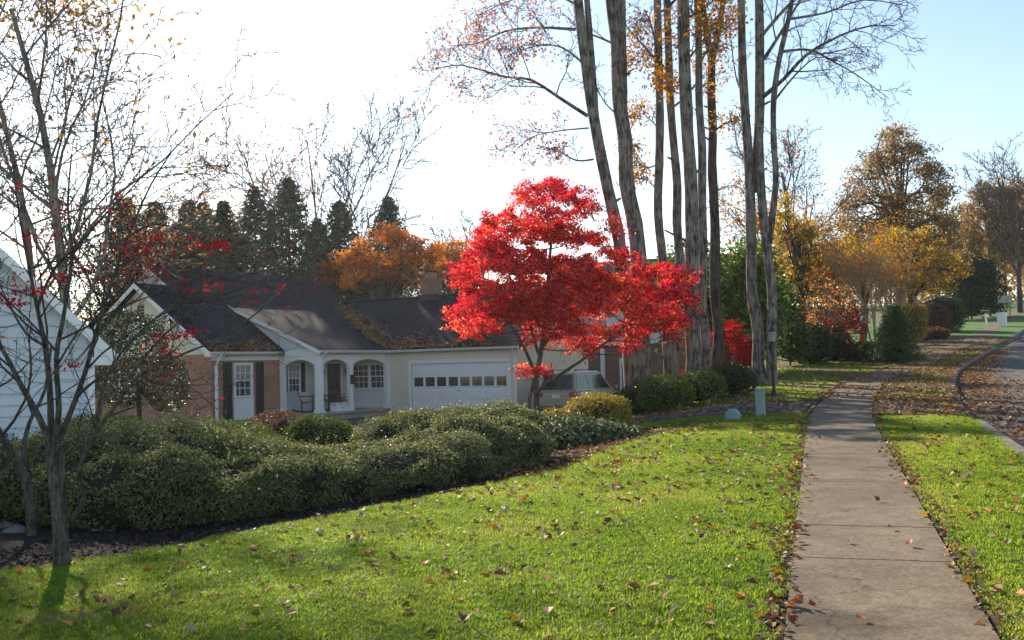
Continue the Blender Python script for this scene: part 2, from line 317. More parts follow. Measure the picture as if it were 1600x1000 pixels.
class Tree:
    def __init__(s, seed): s.r = random.Random(seed); s.br = []; s.tips = []
    def add(s, pts, rad, sides): s.br.append((pts, rad, sides))
    def path(s, pts, r0, r1, sides=8, sub=3):
        """smooth a hand-laid limb"""
        p = [Vector(q) for q in pts]; out = []
        for i in range(len(p) - 1):
            p0 = p[max(i - 1, 0)]; p1 = p[i]; p2 = p[i + 1]; p3 = p[min(i + 2, len(p) - 1)]
            for k in range(sub):
                t = k / sub
                out.append(.5 * ((2 * p1) + (p2 - p0) * t + (2 * p0 - 5 * p1 + 4 * p2 - p3) * t * t + (3 * p1 - p0 - 3 * p2 + p3) * t ** 3))
        out.append(p[-1]); n = len(out); rad = [r0 + (r1 - r0) * (i / (n - 1)) ** .85 for i in range(n)]
        s.add(out, rad, sides); return out, rad
    def grow(s, start, d, Ln, r0, lev, P):
        r = s.r; n = P['seg'][lev]; p = Vector(start); d = Vector(d).normalized(); pts = [p.copy()]; rad = [r0]; end = r0 * P.get('taper', .35)
        wob = P['wob'][lev]; up = P['up'][lev]
        for i in range(n):
            d = (d + Vector((r.gauss(0, wob), r.gauss(0, wob), r.gauss(0, wob) + up))).normalized(); p = p + d * (Ln / n); pts.append(p.copy()); rad.append(r0 + (end - r0) * (i + 1) / n)
        s.add(pts, rad, P['sides'][lev])
        if lev < len(P['seg']) - 1: s.kids(pts, rad, Ln, lev, P)
        else: s.tips.append((pts[-1], d)); s.tips.append((pts[len(pts) // 2], d))
        return pts, rad
    def kids(s, pts, rad, Ln, lev, P, f0=None, n=None, lr=None):
        r = s.r; n = n or P['n'][lev]; f0 = P['f0'][lev] if f0 is None else f0; ph = r.random() * 6.28
        for k in range(n):
            f = f0 + (1 - f0) * (k + r.random() * .8) / n; x = min(.999, f) * (len(pts) - 1); i = int(x); e = x - i
            q = pts[i].lerp(pts[i + 1], e); t = (pts[i + 1] - pts[i]).normalized(); rr = rad[i] + (rad[i + 1] - rad[i]) * e
            ph += 2.4 + r.gauss(0, .4); a = t.cross(Vector((.3, .2, 1)) if abs(t.z) < .9 else Vector((1, 0, .1))).normalized(); b = t.cross(a)
            an = math.radians(P['ang'][lev] + r.gauss(0, 9)); side = a * math.cos(ph) + b * math.sin(ph)
            if 'flat' in P: side.z *= P['flat']
            dd = t * math.cos(an) + side.normalized() * math.sin(an)
            s.grow(q, dd, (lr or P['lr'][lev]) * Ln * (1.15 - .55 * f) * (.7 + .6 * r.random()), max(P.get('rmin', .004), min(rr * .75, rr * P['rr'][lev])), lev + 1, P)
    def mesh(s, name, mat, origin=None):
        groups = {}
        for pts, rad, sides in s.br: groups.setdefault((len(pts), sides), []).append((pts, rad))
        V, Q, base = [], [], 0
        for (n, sides), L_ in groups.items():
            P = np.array([[tuple(p) for p in a[0]] for a in L_]); R = np.array([a[1] for a in L_])
            T = np.empty_like(P); T[:, 1:-1] = P[:, 2:] - P[:, :-2]; T[:, 0] = P[:, 1] - P[:, 0]; T[:, -1] = P[:, -1] - P[:, -2]; T = unit(T)
            m = unit(P[:, -1] - P[:, 0]); ref = np.where(np.abs(m[:, 2:3]) < .8, np.array([[0, 0, 1.]]), np.array([[1., 0, 0]]))
            A = unit(np.cross(T, np.repeat(ref[:, None], n, 1))); B = np.cross(T, A)
            an = np.arange(sides) * 2 * np.pi / sides
            v = P[:, :, None] + (A[:, :, None] * np.cos(an)[:, None] + B[:, :, None] * np.sin(an)[:, None]) * R[:, :, None, None]
            k = len(L_); idx = base + np.arange(k * n * sides).reshape(k, n, sides); nx = np.roll(idx, -1, 2)
            Q.append(np.stack([idx[:, :-1], nx[:, :-1], nx[:, 1:], idx[:, 1:]], -1).reshape(-1, 4)); V.append(v.reshape(-1, 3)); base += k * n * sides
        V = np.concatenate(V)
        if origin is not None: V = V - np.array(origin)
        return np_mesh(name, V, np.concatenate(Q), mat, smooth=True)
    def tip_leaves(s, per, spread, size, rng, keep=1.0, mask=None, origin=None):
        P = np.array([tuple(p) for p, d in s.tips])
        if keep < 1: P = P[rng.random(len(P)) < keep]
        if mask is not None: P = P[mask(P)]
        P = np.repeat(P, per, 0) + rng.normal(size=(len(P) * per, 3)) * spread
        if origin is not None: P = P - np.array(origin)
        nr = unit(rng.normal(size=P.shape) + np.array([0, 0, .5])); return P, nr, size * (.6 + .8 * rng.random(len(P)))

def make_tree(name, loc, label, T, bark, leaf=None, per=3, spread=.2, size=.1, keep=1.0, mask=None, cat='tree', group=None, seed=1, extra=None):
    root = empty(name, loc, 0, label, cat, group)
    t = bpy.data.objects.new('trunk', T.mesh('trunk', bark, loc)); link(t, root)
    if leaf or extra is not None:
        rng = np.random.default_rng(seed); P = None
        if leaf and T.tips:
            P, nr, sz = T.tip_leaves(per, spread, size, rng, keep, mask, loc)
            if extra is not None: P = np.concatenate([P, extra[0] - np.array(loc)]); nr = np.concatenate([nr, extra[1]]); sz = np.concatenate([sz, extra[2]])
        else: P, nr, sz = extra[0] - np.array(loc), extra[1], extra[2]
        v, q = leaf_arrays(P, nr, sz, rng); c = np_obj('crown', v, q, leaf, root, rng.random(len(q)))
    return root
def copy_tree(o, loc, rz, sc, label, group=None):
    c = o.copy(); C.objects.link(c); c.location = loc; c.rotation_euler = (0, 0, rz); c.scale = (sc,) * 3; c['label'] = label
    if group: c['group'] = group
    for ch in list(o.children):
        d = ch.copy(); C.objects.link(d); d.parent = c; d.matrix_parent_inverse = ch.matrix_parent_inverse.copy()
    return c

def ell_leaves(ells, dens, rng, jitter=.05, zmin=None, inset=.92):
    """points on the outside of a union of ellipsoids; ells: (cx,cy,cz,rx,ry,rz)"""
    E = np.array(ells, float); P, Nn = [], []
    for i, (cx, cy, cz, rx, ry, rz) in enumerate(E):
        area = 4 * math.pi * ((rx * ry) ** 1.6 / 3 + (rx * rz) ** 1.6 / 3 + (ry * rz) ** 1.6 / 3) ** (1 / 1.6); n = int(area * dens)
        d = unit(rng.normal(size=(n, 3))); R = np.array([rx, ry, rz])
        p = np.array([cx, cy, cz]) + d * R * (1 + rng.normal(size=(n, 1)) * jitter - .02); nn = unit(d / R)
        ok = np.ones(n, bool)
        for j in range(len(E)):
            if j != i: ok &= (((p - E[j, :3]) / (E[j, 3:] * inset)) ** 2).sum(1) > 1
        P.append(p[ok]); Nn.append(nn[ok])
    P = np.concatenate(P); Nn = np.concatenate(Nn)
    g = hxy(P[:, 0], P[:, 1]); ok = P[:, 2] > g + .01
    return P[ok], Nn[ok]
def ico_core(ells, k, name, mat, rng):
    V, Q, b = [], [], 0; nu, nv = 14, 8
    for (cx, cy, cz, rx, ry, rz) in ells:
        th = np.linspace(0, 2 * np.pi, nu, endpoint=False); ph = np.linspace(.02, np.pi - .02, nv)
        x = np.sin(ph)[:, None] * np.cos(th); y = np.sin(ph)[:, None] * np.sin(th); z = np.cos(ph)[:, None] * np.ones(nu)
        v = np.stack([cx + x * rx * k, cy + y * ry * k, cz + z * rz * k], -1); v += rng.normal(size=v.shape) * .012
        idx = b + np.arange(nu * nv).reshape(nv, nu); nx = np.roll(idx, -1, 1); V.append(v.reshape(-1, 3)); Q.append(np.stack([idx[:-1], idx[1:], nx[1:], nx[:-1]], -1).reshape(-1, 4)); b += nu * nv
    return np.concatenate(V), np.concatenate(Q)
M['core'] = surf('shaded twig core', (.018, .020, .010), (.035, .036, .018), 14, .95, .8, 40)  # solid filler inside the leaf shells, inner shade put into its dark colour
def shrub(name, loc, ells, label, leaf, dens, size, cat='shrub', group=None, seed=3, jitter=.05, tilt=.7, core=.86, aspect=.5, holes=False):
    rng = np.random.default_rng(seed); loc = Vector(loc); root = empty(name, loc, 0, label, cat, group); lo = np.array(loc)
    W = [(loc.x + e[0], loc.y + e[1], loc.z + e[2], e[3], e[4], e[5]) for e in ells]
    P, nn = ell_leaves(W, dens, rng, jitter)
    if holes:
        f_ = np.sin(P[:, 0] * 5.1 + 1.7 * np.sin(P[:, 2] * 6.3)) * np.sin(P[:, 1] * 4.7 + 1.3 * np.sin(P[:, 0] * 3.1)) * np.sin(P[:, 2] * 7.9 + P[:, 0] * 2.2); ok = rng.random(len(P)) < np.clip(.95 + 1.5 * f_, .12, 1); P = P[ok]; nn = nn[ok]; f_ = f_[ok]; P = P + nn * (.09 * np.clip(-f_, 0, 1) * -1 + .05 * np.clip(f_, 0, 1))[:, None]
        k_ = rng.choice(len(P), 900, replace=False); sh = [P[k_] + unit(nn[k_] + np.array([0, 0, .9]) + rng.normal(size=(900, 3)) * .35) * d_ for d_ in (.04, .08, .12, .16)]; P = np.concatenate([P] + sh); nn = np.concatenate([nn] + [nn[k_]] * 4)
    nr = unit(nn + rng.normal(size=P.shape) * tilt + np.array([0, 0, .15])); sz = size * (.6 + .8 * rng.random(len(P)))
    v, q = leaf_arrays(P - lo, nr, sz, rng, aspect); np_obj('foliage', v, q, leaf, root, rng.random(len(q)))
    v, q = ico_core([tuple(e) for e in ells], core, 'twigs', M['core'], rng); np_obj('shade_core', v, q, M['core'], root)
    return root

# ------------------------------------------------------------------ the setting: ground, road, kerb, sidewalk, driveways
KS = np.array([-60, 0, 15, 19, 23, 29, 35, 41, 50, 60, 74, 90, 120, 200, 900.]); KT = np.array([2.5, 2.5, 2.55, 2.67, 2.87, 3.47, 4.23, 5.24, 7.4, 10.1, 13.6, 17.4, 25, 48, 250])
def kerb_t(s): return sum(np.interp(s + k, KS, KT) for k in (-3, -1.5, 0, 1.5, 3)) / 5
WS = np.array([-60, 18, 21, 26, 31.7, 40, 46, 52, 60, 74, 90, 120, 200.]); WT = np.array([.30, .31, .40, .82, 1.40, 3.25, 4.6, 6.0, 8.2, 11.6, 15.3, 22.8, 46])
def walk_t(s): return sum(np.interp(s + k, WS, WT) for k in (-2, -1, 0, 1, 2)) / 5
WALK_HALF = .54

rows = np.concatenate([np.arange(-12, 60, .5), np.arange(60, 130, 1.5), np.arange(130, 300, 8), np.array([300, 360, 450, 600, 900])])
offs = np.concatenate([np.array([-420, -300, -220, -160, -120, -90, -70, -60]), np.arange(-50, -14, 1.5), np.arange(-14, -.2, .4), np.array([-.10, -.05])])
offs2 = np.array([.0, .3, 1.5, 4, 7.9, 8.2, 8.3, 9, 11, 14, 18, 25, 40, 70, 120, 220, 400])
SG, OG = np.meshgrid(rows, np.concatenate([offs, offs2]), indexing='ij'); TG = kerb_t(SG) + OG
HG = hst(SG, TG); road_zone = (OG > -.07) & (OG < 8.15); HG = np.where(road_zone, hst(SG, kerb_t(SG)) - .34, HG)
XG, YG = xy(SG, TG); n0, n1 = SG.shape; idx = np.arange(n0 * n1).reshape(n0, n1)
g = np_obj('ground', np.stack([XG, YG, HG], -1).reshape(-1, 3), np.stack([idx[:-1, :-1], idx[:-1, 1:], idx[1:, 1:], idx[1:, :-1]], -1).reshape(-1, 4), M['ground'], smooth=True)
tag(g, kind='structure')

def ribbon(name, S, tl, tr, dz, mat, cols=5, thick=0, parent=None, smooth=True, zfun=None):
    """sheet over the ground between t=tl(s) and t=tr(s)"""
    S = np.asarray(S, float); a = tl(S); b = tr(S); k = np.linspace(0, 1, cols); T = a[:, None] + (b - a)[:, None] * k; SS = np.repeat(S[:, None], cols, 1)
    Z = (hst(SS, T) if zfun is None else zfun(SS, T)) + dz; X, Y = xy(SS, T); v = np.stack([X, Y, Z], -1).reshape(-1, 3)
    i = np.arange(len(S) * cols).reshape(len(S), cols); q = np.stack([i[:-1, :-1], i[:-1, 1:], i[1:, 1:], i[1:, :-1]], -1).reshape(-1, 4)
    if thick:
        ring = np.concatenate([i[0, :], i[1:, -1], i[-1, -2::-1], i[-2:0:-1, 0]]); m = len(v); low = v[ring].copy(); low[:, 2] -= thick; v = np.concatenate([v, low]); r = np.arange(len(ring)); j = np.roll(r, -1)
        q = np.concatenate([q, np.stack([ring[r], m + r, m + j, ring[j]], -1)])
    o = np_obj(name, v, q, mat, parent, smooth=False); return o
zroad = lambda s, t: hst(s, kerb_t(s)) - .125 + .03 * np.minimum(1, np.abs(t - kerb_t(s)) / 4)
ro = ribbon('road', rows[rows < 300], lambda s: kerb_t(s) - .02, lambda s: kerb_t(s) + 8.15, 0, M['asphalt'], 9, zfun=zroad); tag(ro, kind='structure')
# kerb: a concrete profile swept along the road edge, lowered at the driveways
KSr = np.concatenate([np.arange(-8, 70, .5), np.arange(70, 160, 2)])
def dip(s): return 1 - .88 * np.maximum(sm(18.2, 19.6, s) * (1 - sm(23.6, 25.0, s)), sm(53.5, 55, s) * (1 - sm(60.5, 62, s)))
prof_k = [(-.20, -.3), (-.20, .012), (-.03, .010), (.0, -.012), (.03, -.2)]
v = []; q = []
for i, s_ in enumerate(KSr):
    d_ = dip(s_)
    for (o_, z_) in prof_k:
        t_ = kerb_t(s_) + o_; X, Y = xy(s_, t_); zz = float(hst(s_, kerb_t(s_))); zb = zz - .125
        z = zz + z_ if z_ < -.05 else zb + (zz + z_ - zb) * d_ + .008; v.append((X, Y, z))
for i in range(len(KSr) - 1):
    for k in range(4): q.append((i * 5 + k, i * 5 + k + 1, i * 5 + 6 + k, i * 5 + 5 + k))
tag(np_obj('kerb', v, q, M['kerb']), kind='structure')

# sidewalk: single slabs with open joints near the camera, one strip beyond
walk = bpy.data.objects.new('sidewalk', None); link(walk); tag(walk, kind='structure')
SLAB = 1.22; s0 = -1.0; k = 0
while s0 < 27:
    s1 = s0 + SLAB - .010; tilt = rnd.uniform(-.0025, .0025)
    ribbon('slab', np.linspace(s0, s1, 5), lambda s: walk_t(s) - WALK_HALF, lambda s: walk_t(s) + WALK_HALF, .035 + tilt, M['concrete'], 4, .09, walk); s0 += SLAB; k += 1
ribbon('far_pavement', np.arange(s0, 150, .8), lambda s: walk_t(s) - WALK_HALF, lambda s: walk_t(s) + WALK_HALF, .035, M['concrete'], 4, .09, walk)
ribbon('joint_bed', np.arange(-1, 27, .5), lambda s: walk_t(s) - WALK_HALF - .06, lambda s: walk_t(s) + WALK_HALF + .06, .016, M['mulch'], 4, 0, walk)

# driveway of the house: from the kerb across the sidewalk, down to the garage
def path_sheet(name, pts, widths, dz, mat, n=80, cols=7, extra=None):
    T = Tree(1); P, _ = T.path([Vector((*xy(*p), 0)) for p in pts], 1, 1, sub=max(2, n // len(pts))); m = len(P); v = []; W = np.interp(np.linspace(0, 1, m), np.linspace(0, 1, len(widths)), widths)
    for i, p in enumerate(P):
        t = (P[min(i + 1, m - 1)] - P[max(i - 1, 0)]); t.z = 0; t.normalize(); nrm = Vector((t.y, -t.x, 0))
        for c in range(cols):
            r = p + nrm * (W[i] * (c / (cols - 1) - .5)); v.append((r.x, r.y, float(hxy(r.x, r.y)) + dz))
    q = [(i * cols + c, i * cols + c + 1, i * cols + cols + c + 1, i * cols + cols + c) for i in range(m - 1) for c in range(cols - 1)]
    return tag(np_obj(name, v, q, mat), kind='structure')
C0 = Vector((.13, 41.8, -.30)); UD = Vector((math.cos(math.radians(30)), -.5, 0)); VD = Vector((.5, math.cos(math.radians(30)), 0))
def hl(a, b): p = C0 + UD * a + VD * b; return st(p.x, p.y)
path_sheet('driveway', [(21.5, -.26), (21.6, -1.5), (21.9, -3.2), (23.6, -5.8), (28, -8.4), hl(-1.4, -9), hl(-1.4, -4), hl(-1.4, .1)], [3.0, 2.8, 2.9, 3.2, 4.0, 6.6, 8.8, 8.8], .030, M['drive'])
path_sheet('driveway_apron', [(21.4, .92), (21.4, 1.7), (21.4, 2.45)], [3.0, 3.3, 4.6], .02, M['concrete'], 24)
path_sheet('neighbor_driveway', [(57.8, 9.1), (58.2, 6), (59, 1), (61, -6), (66, -16)], [5, 4.4, 4.2, 4.2, 4.2], .05, M['concrete'], 60)

# soil and turf sheets
def edge_t(s): return np.interp(s, [-6, 5, 6.8, 7.2, 7.6, 8.9, 10.1, 12.3, 13.2, 14.4, 16.2, 17.2, 18.5, 20.4], [-9.2, -8.2, -6.75, -6.3, -5.9, -5.35, -4.55, -3.55, -3.3, -3.35, -3.0, -2.45, -3.3, -4.4])
tag(ribbon('lawn', np.arange(-6, 20.3, .35), edge_t, lambda s: walk_t(s) - WALK_HALF - .07, .008, M['turf'], 24), kind='structure')
tag(ribbon('verge_lawn', np.arange(-6, 20.0, .4), lambda s: walk_t(s) + WALK_HALF + .05, lambda s: kerb_t(s) - .19, .008, M['turf'], 6), kind='structure')
tag(ribbon('planting_bed', np.arange(2, 22.5, .35), lambda s: edge_t(s) - np.interp(s, [2, 8, 14, 18, 22.5], [7, 7, 6, 3.5, 1.2]), lambda s: edge_t(s) + .02, .014, M['mulch'], 16), kind='structure')
tag(ribbon('leafy_verge', np.arange(23.4, 54, .5), lambda s: walk_t(s) + WALK_HALF, lambda s: kerb_t(s) - .19, .012, M['patchy'], 5), kind='structure')
tag(ribbon('leafy_lawn', np.arange(23.6, 54, .5), lambda s: walk_t(s) - 7.5, lambda s: walk_t(s) - WALK_HALF, .012, M['patchy'], 12), kind='structure')
tag(ribbon('far_lawn', np.arange(61.5, 120, .6), lambda s: walk_t(s) - 9, lambda s: walk_t(s) - WALK_HALF, .03, M['farlawn'], 8), kind='structure')
tag(ribbon('far_verge', np.arange(61.5, 120, .6), lambda s: walk_t(s) + WALK_HALF, lambda s: kerb_t(s) - .19, .03, M['farlawn'], 4), kind='structure')

# ------------------------------------------------------------------ the house
EH = 2.70; PT = .68
house = empty('ranch_house', C0, math.radians(-30), 'low ranch house with white garage door, arched porch and red brick wing', 'house')
def P_(mb, name, mat, parent=house, **k): return mb.build(name, mat, parent, **k)
def lap(mb, p0, p1, z0, z1, out, step=.115, top=None):
    """lapped boards from p0 to p1 (xy), z0..z1; out = outward xy normal; top(x 0..1) optional limit of the height"""
    a = Vector((*p0, 0)); b = Vector((*p1, 0)); o = Vector((*out, 0)); z = z0
    while z < z1 - .01:
        zt = min(z + step, z1); f0, f1 = 0.0, 1.0
        if top:
            f0, f1 = top(zt)
            if f1 - f0 < .01: break
        q0 = a.lerp(b, f0); q1 = a.lerp(b, f1); u = Vector((0, 0, 1))
        mb.quad(q0 + u * z + o * .034, q1 + u * z + o * .034, q1 + u * zt + o * .004, q0 + u * zt + o * .004)
        mb.quad(q0 + u * z + o * .004, q1 + u * z + o * .004, q1 + u * z + o * .034, q0 + u * z + o * .034); z = zt
# foundation so that nothing hovers over the sloping ground
P_(MB().box(-14.0, -.03, -.0, 6.95, -.8, .0).box(-16.8, -6.72, -4.68, -.001, -.8, .12).box(-16.84, -8.86, -8.56, -4.681, -.8, 0), 'foundation', M['concrete2'])
# garage walls
P_(MB().box(-6.71, -5.42, .02, .2, 0, EH).box(-.40, -.01, .02, .2, 0, EH).box(-5.42, -.40, .02, .2, 2.18, EH).box(-.2, -.02, .2, 6.95, 0, EH)
   .prism([(-.02, .2, EH), (-.02, 6.95, EH), (-.02, 6.95, EH + .16), (-.02, 3.5, EH + 2.53), (-.02, .2, EH + .3)], (-.15, 0, 0)).box(-6.7, -.2, 6.8, 6.95, 0, EH), 'garage_wall', M['cream'])
mb = MB(); lap(mb, (-6.60, 0), (-5.56, 0), .02, EH - .06, (0, -1)); lap(mb, (-.28, 0), (-.10, 0), .02, EH - .06, (0, -1)); lap(mb, (-5.55, 0), (-.29, 0), 2.30, EH - .06, (0, -1))
lap(mb, (0, .1), (0, 6.95), .02, EH, (1, 0)); lap(mb, (0, 0), (0, 7.0), EH, EH + 2.5, (1, 0), top=lambda z: (max(0, (z - EH - .17) / PT / 7.0), 1 - max(0, (z - EH - .17) / PT / 7.0)))
tag(P_(mb, 'siding', M['cream']), kind='stuff')
P_(MB().box(-.10, .03, -.03, .10, 0, EH - .05), 'corner_board', M['cream']); P_(MB().box(-6.71, -6.60, -.03, .03, .12, EH - .05), 'corner_board', M['white'])
P_(MB().box(-5.56, -5.42, -.045, .1, 0, 2.30).box(-.42, -.28, -.045, .1, 0, 2.30).box(-5.419, -.421, -.045, .1, 2.15, 2.30), 'garage_door_casing', M['white'])
gd = P_(MB().box(-5.42, -.42, .10, .12, .01, 2.15), 'garage_door', M['white'])
for k in range(4):
    z0 = .015 + k * .533; mb = MB().box(-5.415, -.425, .06, .098, z0, z0 + .525)
    if k != 2:
        for c in range(8): x0 = -5.36 + c * .613; mb.box(x0 + .05, x0 + .57, .048, .06, z0 + .09, z0 + .435)
    P_(mb, 'door_section', M['white'], gd, bevel=.006)
for c in range(8):
    x0 = -5.36 + c * .613; P_(MB().box(x0 + .06, x0 + .55, .045, .0595, .015 + 2 * .533 + .06, .015 + 2 * .533 + .46), 'pane', M['glass'], gd)
    P_(MB().box(x0 + .03, x0 + .06, .04, .0598, 1.11, 1.57).box(x0 + .55, x0 + .58, .04, .0598, 1.11, 1.57).box(x0 + .0605, x0 + .5495, .04, .0598, 1.11, 1.141).box(x0 + .0605, x0 + .5495, .04, .0598, 1.541, 1.57), 'pane_frame', M['white'], gd)
P_(MB().box(-3.0, -2.84, .02, .05, .93, .96), 'handle', M['black'], gd)
# roofs: slabs of even thickness
def slab_roof(name, poly, th=.14, parent=house): return P_(MB().prism(poly, (0, 0, -th)), name, M['shingle'], parent)
ov = .32
def gz(b): return EH + .10 + PT * (b + ov)
rg = gz(3.5)
roof = slab_roof('roof', [(-12.7, -ov, gz(-ov)), (.34, -ov, gz(-ov)), (.34, 3.5, rg), (-12.7, 3.5, rg)])
slab_roof('roof', [(-12.7, 3.5, rg), (.34, 3.5, rg), (.34, 7.3, gz(-ov)), (-12.7, 7.3, gz(-ov))])
P_(MB().tube([(-12.2, 3.5, rg + .0), (.36, 3.5, rg + .0)], .07, 6), 'ridge_cap', M['shingle'])
EA = -8.84
def mz(a): return EH + .10 + PT * (EA + ov - a)
slab_roof('roof', [(EA + ov, -8.9, mz(EA + ov)), (EA + ov, 4.2, mz(EA + ov)), (-14.34, 4.2, mz(-14.34)), (-14.34, -7.2, mz(-14.34)), (-12.84, -7.2, mz(-12.84)), (-12.84, -8.9, mz(-12.84))])
slab_roof('roof', [(-14.34, -7.2, mz(-14.34)), (-14.34, 4.2, mz(-14.34)), (-20.2, 4.2, mz(-8.52)), (-20.2, -7.2, mz(-8.52))])
slab_roof('roof', [(-12.84, -8.9, mz(-12.84)), (-12.84, -7.0, mz(-12.84) - .001), (-17.1, -7.0, mz(-8.6)), (-17.1, -8.9, mz(-8.6))])
PA = -6.71; PP = .41
def pz(a): return EH + .10 + PP * (PA + .30 - a)
slab_roof('porch_roof', [(PA + .30, -4.98, pz(PA + .30)), (PA + .30, 3.0, pz(PA + .30)), (-11.9, 3.0, pz(-11.9) + .02), (-11.9, -4.98, pz(-11.9) + .02)])
# chimney
ch = P_(MB().box(-7.1, -6.3, 3.25, 3.9, rg - 1.2, rg + .80).box(-7.14, -6.26, 3.2, 3.95, rg + .801, rg + .9), 'chimney', M['brick2'])
P_(MB().box(-6.92, -6.48, 3.4, 3.75, rg + .901, rg + 1.2), 'chimney_flue', M['brick'], ch); P_(MB().box(-6.97, -6.43, 3.36, 3.79, rg + 1.201, rg + 1.25), 'chimney_cap', M['black'], ch)
P_(MB().prism([(-7.22, 3.2, rg - .25), (-6.13, 3.2, rg - .25), (-6.13, 3.245, rg + .12), (-7.22, 3.245, rg + .12)], (0, .002, 0)).prism([(-6.19, 3.2, rg - .22), (-5.95, 3.45, rg + .1), (-6.19, 3.9, rg + .3)], (.02, 0, 0)), 'flashing', M['black'])
# gutters and downspouts
gut = MB()
def gutter(p, q):
    p = Vector(p); q = Vector(q); d = (q - p).normalized(); n = Vector((d.y, -d.x, 0)); pr = [(0, 0), (0, -.11), (.07, -.11), (.12, -.03), (.12, 0), (.105, 0), (.105, -.03), (.06, -.095), (.015, -.095), (.015, 0)]
    return MB().prism([p + n * a + Vector((0, 0, z)) for a, z in pr], q - p)
P_(gutter((-6.40, -ov - .002, EH + .09), (.34, -ov - .002, EH + .09)), 'gutter', M['gutter'])
P_(gutter((PA + .302, -4.98, EH + .09), (PA + .302, -.46, EH + .09)), 'gutter', M['gutter'])
P_(gutter((EA + ov + .002, -8.9, EH + .09), (EA + ov + .002, -5.0, EH + .09)), 'gutter', M['gutter'])
P_(MB().box(-.02, .06, -.14, -.06, .05, EH - .25).tube([(.02, -.10, EH - .27), (.02, -.36, EH - .03)], .045, 6), 'downspout', M['white'])
P_(MB().box(EA + .07, EA + .17, -8.45, -8.36, .1, EH - .45).tube([(EA + .12, -8.405, EH - .47), (EA + .16, -8.4, EH - .35), (EA + .40, -8.4, EH - .0)], .05, 6), 'downspout', M['white'])
P_(MB().box(PA + .08, PA + .16, -4.72, -4.64, .1, EH - .25).tube([(PA + .12, -4.68, EH - .27), (PA + .38, -4.7, EH - .02)], .045, 6), 'downspout', M['white'])
# soffits and friezes
P_(MB().box(-6.40, .03, -.30, .02, EH - .045, EH - .005), 'soffit', M['white']); P_(MB().box(EA + .01, EA + .30, -8.85, -4.72, EH - .045, EH - .005).box(EA + .012, EA + .04, -8.56, -4.72, EH - .25, EH - .05), 'soffit', M['white'])
# brick wing
P_(MB().box(EA - .2, EA, -8.58, -7.42, 0, EH - .05).box(EA - .2, EA, -6.28, -4.70, 0, EH - .05).box(EA - .2, EA - .001, -7.42, -6.28, 2.35, EH - .05), 'brick_wall', M['brick'])
wf = MB().box(-16.84, -14.2, -8.58, -8.4, 0, EH).box(-12.9, EA - .201, -8.58, -8.4, 0, EH).box(-14.2, -12.9, -8.58, -8.4, 0, 1.05).box(-14.2, -12.9, -8.58, -8.4, 2.2, EH); P_(wf, 'brick_wall', M['brick'])
P_(MB().prism([(-16.84, -8.55, EH + .001), (EA, -8.55, EH + .001), (EA, -8.55, EH + .16), (-12.84, -8.55, mz(-12.84) - .16), (-16.84, -8.55, EH + .16)], (0, .15, 0)), 'gable_wall', M['cream'])
mb = MB(); lap(mb, (-16.84, -8.56), (EA, -8.56), EH + .02, EH + 2.7, (0, -1), .13, top=lambda z: (max(0, (z - EH - .16) / PT / 8.0), 1 - max(0, (z - EH - .16) / PT / 8.0))); tag(P_(mb, 'gable_siding', M['cream']), kind='stuff')
def rake(p, q, w=.17, th=.03, off=(0, -.02, 0)):
    p = Vector(p); q = Vector(q); dz = Vector((0, 0, -w)); return MB().prism([p, q, q + dz, p + dz], Vector((0, -th, 0)))
P_(rake((EA + ov, -8.902, mz(EA + ov) - .02), (-12.84, -8.902, mz(-12.84) - .02), .2), 'rake_board', M['white']); P_(rake((-12.84, -8.902, mz(-12.84) - .02), (-17.1, -8.902, mz(-8.6) - .02), .2), 'rake_board', M['white'])
P_(MB().box(EA - .0, EA + ov, -8.9, -8.56, EH - .1, EH + .02), 'eave_return', M['white'])
P_(MB().prism([(-18.9, -7.0, EH), (EA - .3, -7.0, EH), (-14.34, -7.0, mz(-14.34) - .2)], (0, .15, 0)), 'upper_gable', M['whitesiding']); P_(rake((-12.84, -7.202, mz(-12.84) - .02), (-14.34, -7.202, mz(-14.34) - .02), .2), 'rake_board', M['white'])
P_(MB().box(-19.8, -16.86, -6.9, -6.7, -.8, EH), 'brick_wall', M['brick']); P_(MB().box(-19.8, -9.2, 3.6, 3.8, -.4, EH).prism([(-19.8, 3.7, EH), (-9.0, 3.7, EH), (-14.34, 3.7, mz(-14.34) - .2)], (0, .1, 0)), 'rear_wall', M['cream'])
P_(MB().box(-13.05, -12.63, -8.59, -8.565, 4.3, 4.85), 'gable_vent', M['shutter'])

